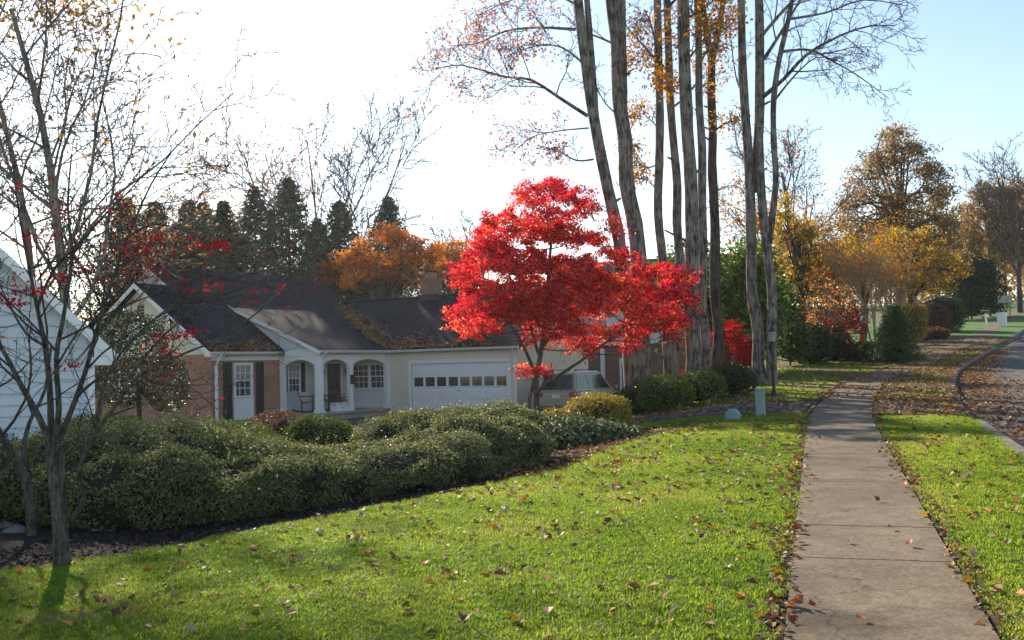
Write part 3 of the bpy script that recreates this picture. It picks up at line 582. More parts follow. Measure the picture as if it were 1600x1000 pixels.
def window(par, axis, c, pos, z0, z1, w, out, cols=3, rows_=2, curtain=True, name='window', sh=0):
    """double hung window. axis 'x': lies along x at y=pos facing -y; axis 'y': lies along y at x=pos facing +x"""
    def B(mb, u0, u1, d0, d1, za, zb):
        d0 += sh; d1 += sh * (.35 if d1 > 0 else 1)
        if axis == 'x': mb.box(u0, u1, pos - d1, pos - d0, za, zb)
        else: mb.box(pos + d0, pos + d1, u0, u1, za, zb)
        return mb
    a, b = c - w / 2, c + w / 2; f = MB(); B(f, a - .09, a, -.1, .03, z0 - .06, z1 + .1); B(f, b, b + .09, -.1, .03, z0 - .06, z1 + .1); B(f, a, b, -.1, .03, z1, z1 + .1); B(f, a, b, -.1, .045, z0 - .06, z0)
    wo = f.build(name, M['white'], par); zm = (z0 + z1) / 2
    B(MB(), a, b, -.09, -.07, z0, zm).build('pane', M['glass'], wo); B(MB(), a, b, -.06, -.04, zm, z1).build('pane', M['curtain'] if curtain else M['glass'], wo)
    mu = MB(); B(mu, a, b, -.07, -.02, zm - .025, zm + .025)
    for k in range(1, cols): u = a + (b - a) * k / cols; B(mu, u - .012, u + .012, -.039, -.025, zm + .026, z1); B(mu, u - .012, u + .012, -.069, -.055, z0, zm - .026)
    for k in range(1, rows_): B(mu, a, b, -.0385, -.0255, zm + (z1 - zm) * k / rows_ - .012, zm + (z1 - zm) * k / rows_ + .012); B(mu, a, b, -.0685, -.0555, z0 + (zm - z0) * k / rows_ - .012, z0 + (zm - z0) * k / rows_ + .012)
    mu.build('muntin', M['white'], wo); return wo
window(house, 'y', -6.85, EA, 1.02, 2.25, .86, 1)
P_(MB().box(EA - .12, EA - .03, -7.40, -6.30, .05, .95).box(EA - .03, EA + .03, -7.40, -7.33, .05, .96).box(EA - .03, EA + .03, -6.37, -6.30, .05, .96), 'window_panel', M['white'])
def shutter(axis, c, pos, z0, z1, w, par=house):
    mb = MB(); fn = (lambda u0, u1, d0, d1, za, zb: mb.box(u0, u1, pos - d1, pos - d0, za, zb)) if axis == 'x' else (lambda u0, u1, d0, d1, za, zb: mb.box(pos + d0, pos + d1, u0, u1, za, zb))
    fn(c - w / 2, c - w / 2 + .05, .002, .045, z0, z1); fn(c + w / 2 - .05, c + w / 2, .002, .045, z0, z1); fn(c - w / 2 + .0501, c + w / 2 - .0501, .002, .02, z0, z1)
    n = int((z1 - z0) / .075)
    for k in range(n): z = z0 + (z1 - z0) * k / n; fn(c - w / 2 + .0502, c + w / 2 - .0502, .0201, .038, z + .01, z + .05)
    return P_(mb, 'shutter', M['shutter'], par)
shutter('y', -7.73, EA, .05, 2.38, .44); shutter('y', -5.95, EA, .05, 2.38, .44)
window(house, 'x', -13.55, -8.58, 1.12, 2.15, 1.1, -1, 4, 2, False)
# porch
P_(MB().box(EA + .001, PA + .12, -4.85, -.001, .121, .20), 'porch_floor', M['concrete2'])
P_(MB().box(EA - .12, EA, -4.69, .02, .12, EH).box(EA - .12, PA, -.0005, .15, .12, EH).box(EA, PA + .25, -4.7, 0, EH - .02, EH + .02), 'porch_wall', M['white'])
mb = MB(); lap(mb, (EA + .003, -4.69), (EA + .003, 0), .2, EH - .03, (1, 0), .12)
tag(P_(mb, 'porch_siding', M['whitesiding']), kind='stuff')
mb = MB()
for k in range(17): x = EA + .06 + k * .123; mb.box(x, x + .105, -.022, -.001, .2, 1.0)
tag(P_(mb, 'beadboard', M['white']), kind='stuff')
window(house, 'x', -8.22, -.03, 1.12, 2.15, .82, -1, 3, 2, False, sh=.1); window(house, 'x', -7.22, -.03, 1.12, 2.15, .82, -1, 3, 2, False, sh=.1)
P_(MB().box(EA + .03, PA - .1, -.10, -.076, 1.0, 1.055), 'window_sill', M['white'])
window(house, 'y', -3.95, EA + .03, 1.1, 2.2, .62, 1, sh=.1); shutter('y', -4.48, EA + .03, 1.05, 2.3, .30); shutter('y', -3.40, EA + .03, 1.05, 2.3, .30)
dr = P_(MB().box(EA + .03, EA + .06, -1.80, -.88, .2, 2.25), 'front_door', M['doorwood'])
for z0, z1 in ((.35, .95), (1.1, 2.1)):
    for y0 in (-1.70, -1.29): P_(MB().box(EA + .061, EA + .075, y0, y0 + .33, z0, z1), 'pane' if z0 > 1 else 'door_panel', M['glass'] if z0 > 1 else M['doorwood'], dr)
P_(MB().box(EA + .03, EA + .08, -1.90, -1.80, .2, 2.35).box(EA + .03, EA + .08, -.88, -.78, .2, 2.35).box(EA + .03, EA + .08, -1.80, -.88, 2.25, 2.35), 'door_casing', M['white'])
P_(MB().lathe([(.03, 0), (.035, .02), (.03, .05)], 8, (EA + .1, -.97, 1.15)), 'door_knob', M['black'], dr)
for y in (-2.25, -.45):
    P_(MB().box(EA + .03, EA + .06, y - .05, y + .05, 1.85, 2.1).lathe([(.05, 0), (.09, .06), (.10, .24), (.03, .34)], 8, (EA + .17, y, 1.72)), 'wall_lantern', M['black'])
def column(a, b, w=.2): P_(MB().box(a - w / 2, a + w / 2, b - w / 2, b + w / 2, .2, EH - .02).box(a - w / 2 - .04, a + w / 2 + .04, b - w / 2 - .04, b + w / 2 + .04, .2, .34).box(a - w / 2 - .03, a + w / 2 + .03, b - w / 2 - .03, b + w / 2 + .03, EH - .62, EH - .56), 'column', M['white'])
column(PA, -4.70, .26); column(PA, -2.72); column(PA - .02, -.12); column(EA + .14, -4.70)
def arch(p0, p1, ztop, spring, rise, off, name='arch'):
    p0 = Vector(p0); p1 = Vector(p1); pts = [p0 + Vector((0, 0, ztop)), p1 + Vector((0, 0, ztop)), p1 + Vector((0, 0, spring))]
    for k in range(1, 14): f = k / 14; c = p1.lerp(p0, f); pts.append(c + Vector((0, 0, spring + rise * (1 - abs(2 * f - 1) ** 2.2))))
    pts.append(p0 + Vector((0, 0, spring))); return P_(MB().prism(pts, off), name, M['white'])
arch((PA + .02, -4.57, 0), (PA + .02, -2.82, 0), EH + .03, 2.14, .28, (-.1, 0, 0)); arch((PA + .02, -2.62, 0), (PA + .02, -.24, 0), EH + .03, 2.14, .28, (-.1, 0, 0)); arch((EA + .24, -4.76, 0), (PA - .13, -4.76, 0), EH + .03, 2.14, .28, (0, .1, 0))
P_(MB().box(EA + .02, PA + .1, -4.80, -4.77, EH - .12, EH + .13).box(PA + .021, PA + .06, -4.76, -.02, EH - .1, EH + .05), 'porch_frieze', M['white'])
P_(MB().prism([(EA - 2.4, -4.70, EH + .1), (PA + .1, -4.70, EH + .1), (PA + .1, -4.70, EH + .14), (EA - 2.4, -4.70, pz(EA - 2.4) - .12)], (0, .08, 0)), 'porch_gable', M['whitesiding'])
mb = MB(); WG = 4.63
lap(mb, (EA - 2.4, -4.71), (PA + .1, -4.71), EH + .13, EH + 1.8, (0, -1), .13, top=lambda z: (0, 1 - max(0, (z - EH - .0) / PP) / WG)); tag(P_(mb, 'gable_siding', M['whitesiding']), kind='stuff')
P_(rake((PA + .30, -4.982, pz(PA + .30) - .02), (-11.9, -4.982, pz(-11.9)), .16), 'rake_board', M['white'])
P_(MB().box(PA + .10, PA + .2, -2.82, -2.60, 1.35, 1.75), 'mailbox', M['black'])

# rocking chairs, planter on the porch
def rocker(loc, rz, label):
    root = empty('rocking_chair', loc, rz, label, 'chair', 'rocking chairs on the porch'); b = M['black']
    for k in range(6): x = -.26 + k * .104; MB().prism([(x - .03, .20, .42), (x + .03, .20, .42), (x + .03, .44, 1.15), (x - .03, .44, 1.15)], (0, .02, 0)).build('back_slat', b, root)
    MB().box(-.32, .32, .41, .45, 1.06, 1.14).build('top_rail', b, root); MB().box(-.30, .30, -.28, .22, .40, .43).build('seat', b, root)
    for x in (-.31, .31):
        MB().tube([(x, -.45, .06), (x, -.2, .02), (x, .1, .012), (x, .4, .05), (x, .6, .11)], .025, 6).build('rocker_rail', b, root)
        for y in (-.25, .2): MB().tube([(x, y, .03), (x, y, .66 if y < 0 else .5)], .022, 6).build('leg', b, root)
        MB().box(x - .045, x + .045, -.34, .28, .655, .685).build('armrest', b, root)
    return root
def hw(a, b, z=0): p = C0 + UD * a + VD * b; return (p.x, p.y, C0.z + z)
rocker(hw(-8.05, -4.0, .205), math.radians(-30 + 130), 'dark slatted rocking chair under the porch gable arch'); rocker(hw(-8.0, -2.55, .205), math.radians(-30 + 120), 'dark slatted rocking chair next to the front door')
pl = empty('porch_planter', hw(-6.95, -3.2, .20), math.radians(-30), 'white box planter with trailing plants on the porch edge', 'planter')
MB().box(-.2, .2, -.35, .35, 0, .38).build('pot', M['white'], pl, bevel=.02)
rg_ = np.random.default_rng(4); Pp = rg_.normal(size=(500, 3)) * np.array([.16, .28, .14]) + np.array([0, 0, .48]); v, q = leaf_arrays(Pp, rg_.normal(size=(500, 3)), .05 + .05 * rg_.random(500), rg_); np_obj('foliage', v, q, L['dull'], pl, rg_.random(500))

# ------------------------------------------------------------------ neighbouring house with wide grey siding (gable end)
NP = at(147, 600, 18.6); NP.z = -.35
nb = empty('neighbor_house', NP, math.radians(25), 'pale grey clapboard house gable with white rake board beside the hedge', 'house')
NE = 2.28; NT = 1.0; NW = 7.6; WE = NE + .37
MB().box(-NW, -.02, .03, 9, -.6, WE).prism([(-NW, .03, WE), (-.02, .03, WE), (-NW / 2, .03, WE + NT * NW / 2)], (0, 8.9, 0)).build('wall', M['greysiding'], nb)
z = -.1; st_ = .205
while z < WE + NT * NW / 2 - .2:
    ex = max(0, z + st_ - WE) / NT
    if NW - 2 * ex > .2: MB().prism([(-NW + ex, -.022, z), (-NW + ex, .018, z + st_), (-NW + ex, .03, z + st_), (-NW + ex, .03, z)], (NW - 2 * ex - .10 * (ex == 0), 0, 0)).build('siding_board', M['greysiding'], nb)
    z += st_
MB().box(-.10, .012, -.04, .08, -.1, NE + .1).build('corner_board', M['white'], nb)
nzr = lambda x: NE + .12 + NT * min(x + NW + .3, .3 - x)
for s_ in (0, 1):
    x0, x1 = (.35, -NW / 2) if s_ == 0 else (-NW / 2, -NW - .35)
    za, zb = (NE - .05 + .12, NE + .12 + NT * (NW / 2 + .3)); za, zb = (za, zb) if s_ == 0 else (zb, za)
    MB().prism([(x0, -.30, za), (x1, -.30, zb), (x1, 9.2, zb), (x0, 9.2, za)], (0, 0, .13)).build('roof', M['shingle'], nb)
    MB().prism([(x0, -.302, za + .13), (x1, -.302, zb + .13), (x1, -.302, zb - .09), (x0, -.302, za - .09)], (0, -.03, 0)).build('rake_board', M['white'], nb)
for x0, x1, za, zb in ((.34, -NW / 2, NE + .065, NE + .115 + NT * (NW / 2 + .3)), (-NW / 2, -NW - .34, NE + .115 + NT * (NW / 2 + .3), NE + .065)): MB().prism([(x0, -.30, za), (x1, -.30, zb), (x1, .0, zb), (x0, .0, za)], (0, 0, -.02)).build('soffit', M['cream'], nb)
MB().prism([(.34, -.29, NE + .05), (-.0, -.29, NE + .35), (-.0, -.29, NE - .05), (.34, -.29, NE - .05)], (0, .28, 0)).build('eave_return', M['white'], nb)
MB().prism([(.36, -.3, NE + .16), (.48, -.3, NE + .16), (.46, -.3, NE + .06), (.36, -.3, NE + .05)], (0, 9.3, 0)).build('gutter', M['gutter'], nb)

# the two storey house behind the tall trunks
bh = empty('brick_house', (7.0, 58.5, -.55), math.radians(-24), 'two storey brick house with pale upper siding behind the tall trunks', 'house')
MB().box(-6, 6, 0, 9, -.6, 3.3).build('wall', M['brick2'], bh); MB().box(-6.05, 6.05, -.35, 9, 3.3, 5.6).build('upper_wall', M['whitesiding'], bh)
for b0, b1, z0, z1 in ((-.7, 4.5, 5.45, 8.6), (4.5, 9.6, 8.6, 5.45)): MB().prism([(-6.4, b0, z0), (6.4, b0, z0), (6.4, b1, z1), (-6.4, b1, z1)], (0, 0, .15)).build('roof', M['shingle'], bh)
MB().prism([(6.0, 0, 5.6), (6.0, 9, 5.6), (6.0, 4.5, 8.4)], (-.1, 0, 0)).build('gable', M['whitesiding'], bh)
for x in (-4.6, -1.8, 1.6, 4.4): window(bh, 'x', x, -.35, 3.9, 5.1, .9, -1, sh=.1)
for x in (-4.6, 4.4): window(bh, 'x', x, 0, 1.0, 2.5, 1.0, -1, sh=.1)
MB().box(-.6, .5, -.06, 0, -.1, 2.2).build('front_door', M['doorwood'], bh); MB().box(-.75, -.6, -.09, 0, -.3, 2.5).box(.5, .65, -.09, 0, -.3, 2.5).box(-.59, .49, -.09, 0, 2.21, 2.5).build('door_casing', M['white'], bh)
for x in (-1.4, 1.3): MB().box(x - .1, x + .1, -1.3, -1.1, -.6, 3.29).build('column', M['white'], bh)

# ------------------------------------------------------------------ vehicles
def paint(name, c, rough=.28):
    m, nt, p, o = nm(name); p.inputs['Base Color'].default_value = (*c, 1); p.inputs['Metallic'].default_value = .55; p.inputs['Roughness'].default_value = rough; p.inputs['Coat Weight'].default_value = .6
    n = noise(nt, coords(nt), 3, 3); r = ramp(nt, [(.3, tuple(x * .9 for x in c)), (.7, c)]); nt.links.new(n.outputs[0], r.inputs[0]); nt.links.new(r.outputs[0], p.inputs['Base Color']); return m
M['beige'] = paint('beige metallic paint', (.31, .285, .25)); M['carwhite'] = paint('white car paint', (.72, .73, .74)); M['carsilver'] = paint('silver blue car paint', (.45, .50, .55))
M['tyre'] = plain('tyre rubber', (.02, .02, .02), .85); M['alloy'] = plain('wheel alloy', (.45, .45, .45), .35, .8); M['lens'] = plain('red lamp lens', (.38, .02, .03), .15); M['plate'] = plain('number plate', (.62, .64, .62), .4, var=.2, scale=14); M['trim'] = plain('grey bumper plastic', (.20, .18, .16), .5)
def vehicle(name, loc, rz, label, pm, Lc=4.9, W=1.86, H=1.76, hood=1.15, detail=True, group=None):
    """long axis y, rear end at y=0 facing -y"""
    root = empty(name, loc, rz, label, 'car', group); belt = H * .56; hw_ = W / 2
    # lower body: cross sections from the rear to the nose (half width, bottom, top)
    secs = [(.00, hw_ * .88, .46, belt * .93), (.07, hw_ * .96, .34, belt), (.5, hw_, .27, belt + .01), (2.2, hw_, .25, belt), (Lc - hood - .2, hw_, .25, belt - .02), (Lc - .45, hw_ * .95, .26, belt - .18), (Lc - .1, hw_ * .84, .32, belt - .30), (Lc, hw_ * .74, .42, belt - .42)]
    v = []; f = []
    for (y, w, z0, z1) in secs:
        zm = z0 + (z1 - z0) * .55
        v += [(-w * .9, y, z0), (-w, y, z0 + .12), (-w * 1.0, y, zm), (-w * .95, y, z1 - .03), (-w * .88, y, z1), (w * .88, y, z1), (w * .95, y, z1 - .03), (w * 1.0, y, zm), (w, y, z0 + .12), (w * .9, y, z0)]
    for i in range(len(secs) - 1):
        for k in range(10): j = (k + 1) % 10; f.append((i * 10 + k, i * 10 + j, i * 10 + 10 + j, i * 10 + 10 + k))
    f.append(tuple(range(10))); e = (len(secs) - 1) * 10; f.append(tuple(range(e, e + 10))[::-1])
    b = MB(); b.v = v; b.f = f; body = b.build('body', pm, root, smooth=False, bevel=.02)
    # cabin
    yb0, yt0, yt1, yb1 = .03, .34, Lc - hood - 1.05, Lc - hood + .05; wb, wt = hw_ * .90, hw_ * .76
    lo = [(-wb, yb0, belt - .03), (wb, yb0, belt - .03), (wb, yb1, belt - .06), (-wb, yb1, belt - .06)]; hi = [(-wt, yt0, H - .05), (wt, yt0, H - .05), (wt, yt1, H - .05), (-wt, yt1, H - .05)]
    cb = MB(); cb.v = lo + hi + [(-wt * .9, yt0 + .1, H), (wt * .9, yt0 + .1, H), (wt * .9, yt1 - .1, H), (-wt * .9, yt1 - .1, H)]
    cb.f = [(8, 9, 10, 11)] + [(k, (k + 1) % 4, 4 + (k + 1) % 4, 4 + k) for k in range(4)] + [(4 + k, 4 + (k + 1) % 4, 8 + (k + 1) % 4, 8 + k) for k in range(4)]
    cb.build('cabin', pm, root, bevel=.03)
    def pane(face, u0, u1, v0, v1, nm_='window', mat=M['carglass'], th=.012):
        A, B_, C_, D_ = [Vector(p) for p in face]; q = lambda u, w: (A.lerp(B_, u)).lerp(D_.lerp(C_, u), w)
        nrm = (B_ - A).cross(D_ - A).normalized(); return MB().prism([q(u0, v0) + nrm * .002, q(u1, v0) + nrm * .002, q(u1, v1) + nrm * .002, q(u0, v1) + nrm * .002], nrm * th).build(nm_, mat, root)
    rear = (lo[0], lo[1], hi[1], hi[0]); right = (lo[1], lo[2], hi[2], hi[1]); front = (lo[2], lo[3], hi[3], hi[2]); left = (lo[3], lo[0], hi[0], hi[3])
    pane(rear, .07, .93, .12, .9, 'rear_window')
    for sd_ in (right, left):
        cuts = ((.05, .33), (.37, .62), (.65, .93)) if sd_ is right else ((.07, .35), (.38, .63), (.67, .95))
        for a, c in cuts: pane(sd_, a, c, .14, .88)
    pane(front, .06, .94, .1, .92, 'windshield')
    for x in (-1, 1):
        MB().box(min(x * hw_ * .64, x * hw_ * .985), max(x * hw_ * .64, x * hw_ * .985), -.015, .10, belt - .22, belt - .04).build('tail_light', M['lens'], root, bevel=.015)
        MB().box(min(x * hw_ * .5, x * hw_ * .8), max(x * hw_ * .5, x * hw_ * .8), Lc - .12, Lc - .03, belt - .52, belt - .38).build('headlight', M['plate'], root)
        MB().box(min(x * hw_ * .98, x * (hw_ + .2)), max(x * hw_ * .98, x * (hw_ + .2)), Lc - hood - .35, Lc - hood - .2, belt, belt + .16).build('mirror', pm, root, bevel=.02)
        for y in (.95, Lc - .95):
            w = MB().tube([(x * (hw_ - .2), y, .33), (x * (hw_ - .03), y, .33), (x * (hw_ + .012), y, .33)], [.33, .33, .30], 20).build('wheel', M['tyre'], root); MB().tube([(x * (hw_ + .005), y, .33), (x * (hw_ + .02), y, .33)], [.20, .17], 12).build('rim', M['alloy'], w)
    if detail:
        MB().prism([(-hw_ * .93, -.08, .40), (hw_ * .93, -.08, .40), (hw_ * .96, -.08, .62), (-hw_ * .96, -.08, .62)], (0, .2, 0)).build('rear_bumper', pm, root, bevel=.03)
        MB().box(-hw_ * .9, hw_ * .9, -.09, .1, .28, .39).build('bumper_trim', M['trim'], root); MB().box(-.17, .17, -.02, .02, .72, .86).build('number_plate', M['plate'], root)
        MB().box(-hw_ * .55, hw_ * .55, -.012, .05, .875, .90).build('tailgate_trim', M['alloy'], root)
        for x in (-1, 1): MB().tube([(x * wt * .82, yt0 + .2, H + .06), (x * wt * .82, yt1 - .2, H + .06)], .018, 6).box(x * wt * .82 - .02, x * wt * .82 + .02, yt0 + .3, yt0 + .36, H - .02, H + .06).box(x * wt * .82 - .02, x * wt * .82 + .02, yt1 - .4, yt1 - .34, H - .02, H + .06).build('roof_rail', M['black'], root)
    return root
vp = at(869, 640, 39.7); vz = float(hxy(vp.x + 1, vp.y + 2)) + .03
vehicle('minivan', (vp.x, vp.y, vz), math.radians(-30), 'beige minivan parked beside the garage, seen from behind', M['beige'])
p = gnd(1150, 62); vehicle('parked_car', (p.x - 2.4, p.y, p.z + 1.1), math.radians(-84), 'white car parked far behind the tall trunks', M['carwhite'], 4.7, 1.8, 1.6, 1.2, False)

# ------------------------------------------------------------------ street things
M['ped'] = plain('pale green utility plastic', (.24, .32, .27), .55, var=.12); M['pedcap'] = plain('blue green plastic', (.17, .30, .28), .5)
p = gnd(1187, 19.0); pe = empty('utility_pedestal', (p.x, p.y, p.z - .02), math.radians(-20), 'tall pale green square utility post on the lawn', 'utility post')
MB().box(-.085, .085, -.085, .085, 0, .52).build('body', M['ped'], pe, bevel=.012); MB().box(-.092, .092, -.092, .092, .521, .57).build('cap', M['ped'], pe, bevel=.015); MB().box(-.03, .03, -.093, -.086, .3, .36).build('latch', M['pedcap'], pe)
p = gnd(1143, 18.5); pe = empty('utility_dome', (p.x, p.y, p.z - .03), math.radians(-25), 'low round topped green utility cover on the lawn', 'utility cover')
pr = [(-.135, 0, 0), (.135, 0, 0), (.135, 0, .10)] + [(.135 * math.cos(a), 0, .12 + .135 * math.sin(a)) for a in np.linspace(.1, math.pi - .1, 12)] + [(-.135, 0, .10)]
MB().prism([Vector(q) + Vector((0, -.09, 0)) for q in pr], (0, .2, 0)).build('shell', M['ped'], pe, bevel=.02); MB().prism([Vector(q) * .86 + Vector((0, -.092, .005)) for q in pr], (0, -.008, 0)).build('front_plate', M['pedcap'], pe)
p = gnd(1209, 24.2); lp = empty('lamp_post', p, .4, 'black lamp post with glass lantern by the driveway trees', 'lamp post')
MB().lathe([(.06, 0), (.06, .12), (.04, .18), (.036, 1.0), (.045, 1.02), (.045, 1.06), (.03, 1.1), (.028, 1.32)], 10).build('pole', M['black'], lp)
MB().lathe([(.05, 1.32), (.075, 1.34), (.075, 1.36)], 8).lathe([(.13, 1.60), (.13, 1.62), (.05, 1.68), (.02, 1.74)], 8).build('lantern_frame', M['black'], lp); MB().lathe([(.07, 1.361), (.115, 1.599)], 6).build('lantern_glass', M['curtain'], lp); MB().tube([(-.22, 0, 1.2), (.22, 0, 1.2)], .012, 6).build('ladder_bar', M['black'], lp)
p = gpx(1566, 511); ub = empty('utility_box', (p.x, p.y, p.z - .03), math.radians(-35), 'white metal utility box standing on the far verge', 'utility box'); MB().box(-.27, .27, -.25, .25, 0, .95).build('body', M['white'], ub, bevel=.02); MB().box(-.29, .29, -.27, .27, .951, 1.0).build('lid', M['white'], ub, bevel=.015)
p = gpx(1571, 496); sg = empty('street_sign', (p.x, p.y, p.z - .03), math.radians(-20), 'pale square sign on a wooden post beyond the utility box', 'sign')
MB().box(-.06, .06, -.06, .06, 0, 2.0).build('post', M['barkpale'], sg); MB().box(-.5, .55, -.09, -.062, 1.2, 1.75).build('sign_board', plain('faded sign paint', (.42, .50, .44), .5, var=.3, scale=5), sg); MB().box(.3, .38, -.05, .05, 0, 1.2).build('post', M['barkpale'], sg)
p = gpx(1541, 511); mbx = empty('mailbox', (p.x, p.y, p.z - .02), math.radians(30), 'black mailbox on a white post beside the far walk', 'mailbox')
MB().box(-.05, .05, -.05, .05, 0, .95).box(-.3, .3, -.04, .04, .75, .83).build('post', M['white'], mbx); MB().prism([(-.12, -.28, .95), (.12, -.28, .95), (.12, -.28, 1.1), (.07, -.28, 1.18), (-.07, -.28, 1.18), (-.12, -.28, 1.1)], (0, .56, 0)).build('box', M['black'], mbx)
def boulder(px, Y, r, label, seed, dz=0):
    rg2 = np.random.default_rng(seed); p = gnd(px, Y); root = empty('boulder', (p.x, p.y, p.z - .05 + dz), seed, label, 'boulder'); nu, nv = 12, 8; b = MB()
    for i in range(nv):
        ph = math.pi * (i + .02) / (nv - .96)
        for k in range(nu): th = 2 * math.pi * k / nu; q = 1 + rg2.normal() * .09; b.v.append((math.sin(ph) * math.cos(th) * r * 1.3 * q, math.sin(ph) * math.sin(th) * r * q, (math.cos(ph) * .7 + .35) * r * q))
    for i in range(nv - 1):
        for k in range(nu): j = (k + 1) % nu; b.f.append((i * nu + k, i * nu + nu + k, i * nu + nu + j, i * nu + j))
    b.f.append(tuple(range(nu))); b.f.append(tuple(range((nv - 1) * nu, nv * nu))[::-1]); b.build('stone', M['stone'], root)
boulder(26, 10.9, .12, 'grey stone lying in the mulch by the bare tree', 3); boulder(1437, 62, .6, 'pale boulder beside the far lawn', 5); boulder(8, 11.3, .11, 'small brown stone behind the grey stone', 8)

# ------------------------------------------------------------------ hedge, bushes and beds in front of the house
MOUNDS = [(-40, 12.4, 1.05, .8), (40, 12.2, 1.1, .8), (110, 12.3, 1.15, .8), (190, 12.1, 1.2, .8), (265, 11.9, 1.22, .8), (335, 12.1, 1.16, .8), (400, 12.4, .92, .75), (455, 12.7, .76, .7), (200, 13.3, 1.22, .8), (300, 13.4, 1.24, .8), (370, 13.8, 1.0, .75), (120, 13.4, 1.2, .8),
          (140, 11.4, .95, .62), (205, 11.1, .98, .62), (270, 10.95, .96, .62), (335, 11.1, .92, .62), (395, 11.4, .86, .6), (450, 11.7, .68, .6), (505, 12.0, .60, .6), (555, 12.3, .58, .58), (605, 12.5, .66, .6), (655, 12.9, .74, .6), (705, 13.2, .76, .55),
          (470, 13.6, .70, .7), (520, 13.9, .66, .7), (575, 14.1, .72, .7), (640, 14.1, .80, .65), (620, 14.9, .98, .7), (672, 15.1, 1.04, .7), (722, 15.2, 1.08, .7), (770, 15.2, 1.10, .68), (800, 15.0, .98, .5), (690, 14.3, .92, .6), (742, 14.2, .94, .6), (790, 14.2, .96, .6), (806, 14.6, .86, .42), (745, 13.7, .72, .5), (785, 13.8, .66, .4)]
hbase = gnd(450, 12.2); he = []
rr_ = random.Random(4)
for (px, Y, zt, r) in MOUNDS:
    p = gnd(px, Y); top = zt - .14 * (px < 420) + rr_.uniform(-.09, .06); rz = max(.3, (top - p.z) * .62); he.append((p.x - hbase.x, p.y - hbase.y, top - rz - hbase.z, r * rr_.uniform(.92, 1.12), r * rr_.uniform(.9, 1.1), rz))
    for k in range(3):                                      # lumps on the mounds
        a = rr_.uniform(0, 6.28); q = r * .62; rz2 = rz * .5; he.append((p.x - hbase.x + math.cos(a) * q, p.y - hbase.y + math.sin(a) * q, top - rz2 - .06 - hbase.z - rr_.uniform(0, .18), r * .5, r * .5, rz2))
shrub('hedge', hbase, he, 'long clipped azalea hedge along the shaded mulch bed', L['hedge'], 3600, .036, 'hedge', seed=9, jitter=.06, tilt=.75, core=.84, aspect=.5, holes=True)
def lumpy(r, h, n, seed, flat=1.0):
    q = random.Random(seed); out = [(0, 0, h * .45, r, r, h * .55)]
    for k in range(n): a = k * 2.4 + q.random(); d = r * q.uniform(.35, .7); out.append((math.cos(a) * d, math.sin(a) * d, h * q.uniform(.35, .68), r * q.uniform(.4, .6), r * q.uniform(.4, .6), h * q.uniform(.25, .36)))
    return out
def bush(px, Y, r, h, label, leaf, dens=900, size=.05, seed=1, n=7, name='bush', cat='bush', group=None, core=.85, tilt=.8): p = gnd(px, Y); return shrub(name, p, lumpy(r, h, n, seed), label, leaf, dens, size, cat, group, seed, .08, tilt, core)
bush(496, 18.5, .66, .92, 'round clipped boxwood between the hedge and the porch', L['box'], 1700, .04, 21, name='boxwood')
bush(372, 17.5, .70, .88, 'low yellow green mound behind the hedge before the brick wall', L['box'], 1500, .04, 22, name='boxwood')
bush(150, 15.6, .8, 1.12, 'bright green mound behind the hedge by the grey gable', L['box'], 1200, .045, 23, name='boxwood')
bush(432, 22, .75, .95, 'bronze leaved shrub below the black shutters', L['dull'], 500, .06, 24, core=.5)
bush(930, 18.6, .62, .78, 'large golden bush at the lawn edge beside the driveway', L['gbush'], 1500, .045, 25, name='golden_bush')
bush(866, 18.3, .40, .62, 'small pale golden bush touching the larger golden bush', L['gbush'], 1500, .045, 26, name='golden_bush')
p = gnd(905, 16.9); shrub('ivy', p, [(-.7, .1, .06, .6, .5, .26), (-.1, 0, .08, .7, .6, .30), (.5, .1, .06, .6, .5, .25), (-.3, .6, .12, .8, .6, .32), (.4, .6, .08, .6, .5, .28), (-.95, .4, .06, .4, .4, .24)], 'pale edged ivy ground cover below the golden bushes', L['ivy'], 800, .075, 'ground cover', None, 27, .12, .5, .8, .8)
# dark shrubs under the tall trunks
for k, (px, Y, r, h, lb) in enumerate([(1040, 23.8, .62, .85, 'yellow tipped evergreen shrub below the thickest trunks'), (1092, 24.6, .62, .82, 'dark evergreen shrub between the trunks and the driveway'), (1142, 26, .62, .85, 'dark shrub next to the lamp post trunks'), (998, 25, .6, .75, 'shaded shrub behind the minivan tree bed'), (955, 26, .7, .7, 'low shaded shrub beside the minivan')]):
    bush(px, Y, r, h, lb, L['box'] if k in (0,) else L['magnolia'] if k == 1 else L['holly'], 650, .062, 30 + k, 11, core=.66)
bush(-8, 14.2, .5, .9, 'dark low shrub against the grey siding', L['holly'], 700, .05, 41)

# ------------------------------------------------------------------ grass: one object, thousands of small tufts
def tuft_mesh(name, n, size, h, seed):
    r = np.random.default_rng(seed); p = (r.random((n, 2)) - .5) * size; L_ = h * (.55 + .7 * r.random(n)); a = r.random(n) * 6.28; lean = .25 + .85 * r.random(n); w = .0020 + .0018 * r.random(n)
    dx, dy = np.cos(a), np.sin(a); sx, sy = -dy * w, dx * w; V = np.zeros((n, 6, 3)); z0 = np.zeros(n)
    for i, (f, ww) in enumerate(((0, 1.), (.55, .85), (1, .12))):
        bend = lean * L_ * f * f; zz = L_ * f * (1 - .35 * lean * f)
        V[:, i * 2] = np.stack([p[:, 0] + dx * bend - sx * ww, p[:, 1] + dy * bend - sy * ww, zz], -1); V[:, i * 2 + 1] = np.stack([p[:, 0] + dx * bend + sx * ww, p[:, 1] + dy * bend + sy * ww, zz], -1)
    i = np.arange(n)[:, None] * 6; q = np.concatenate([i + np.array([0, 1, 3, 2]), i + np.array([2, 3, 5, 4])], 0); rn = r.random(n)
    return np_mesh(name, V.reshape(-1, 3), q, M['grass'], np.concatenate([rn, rn]))
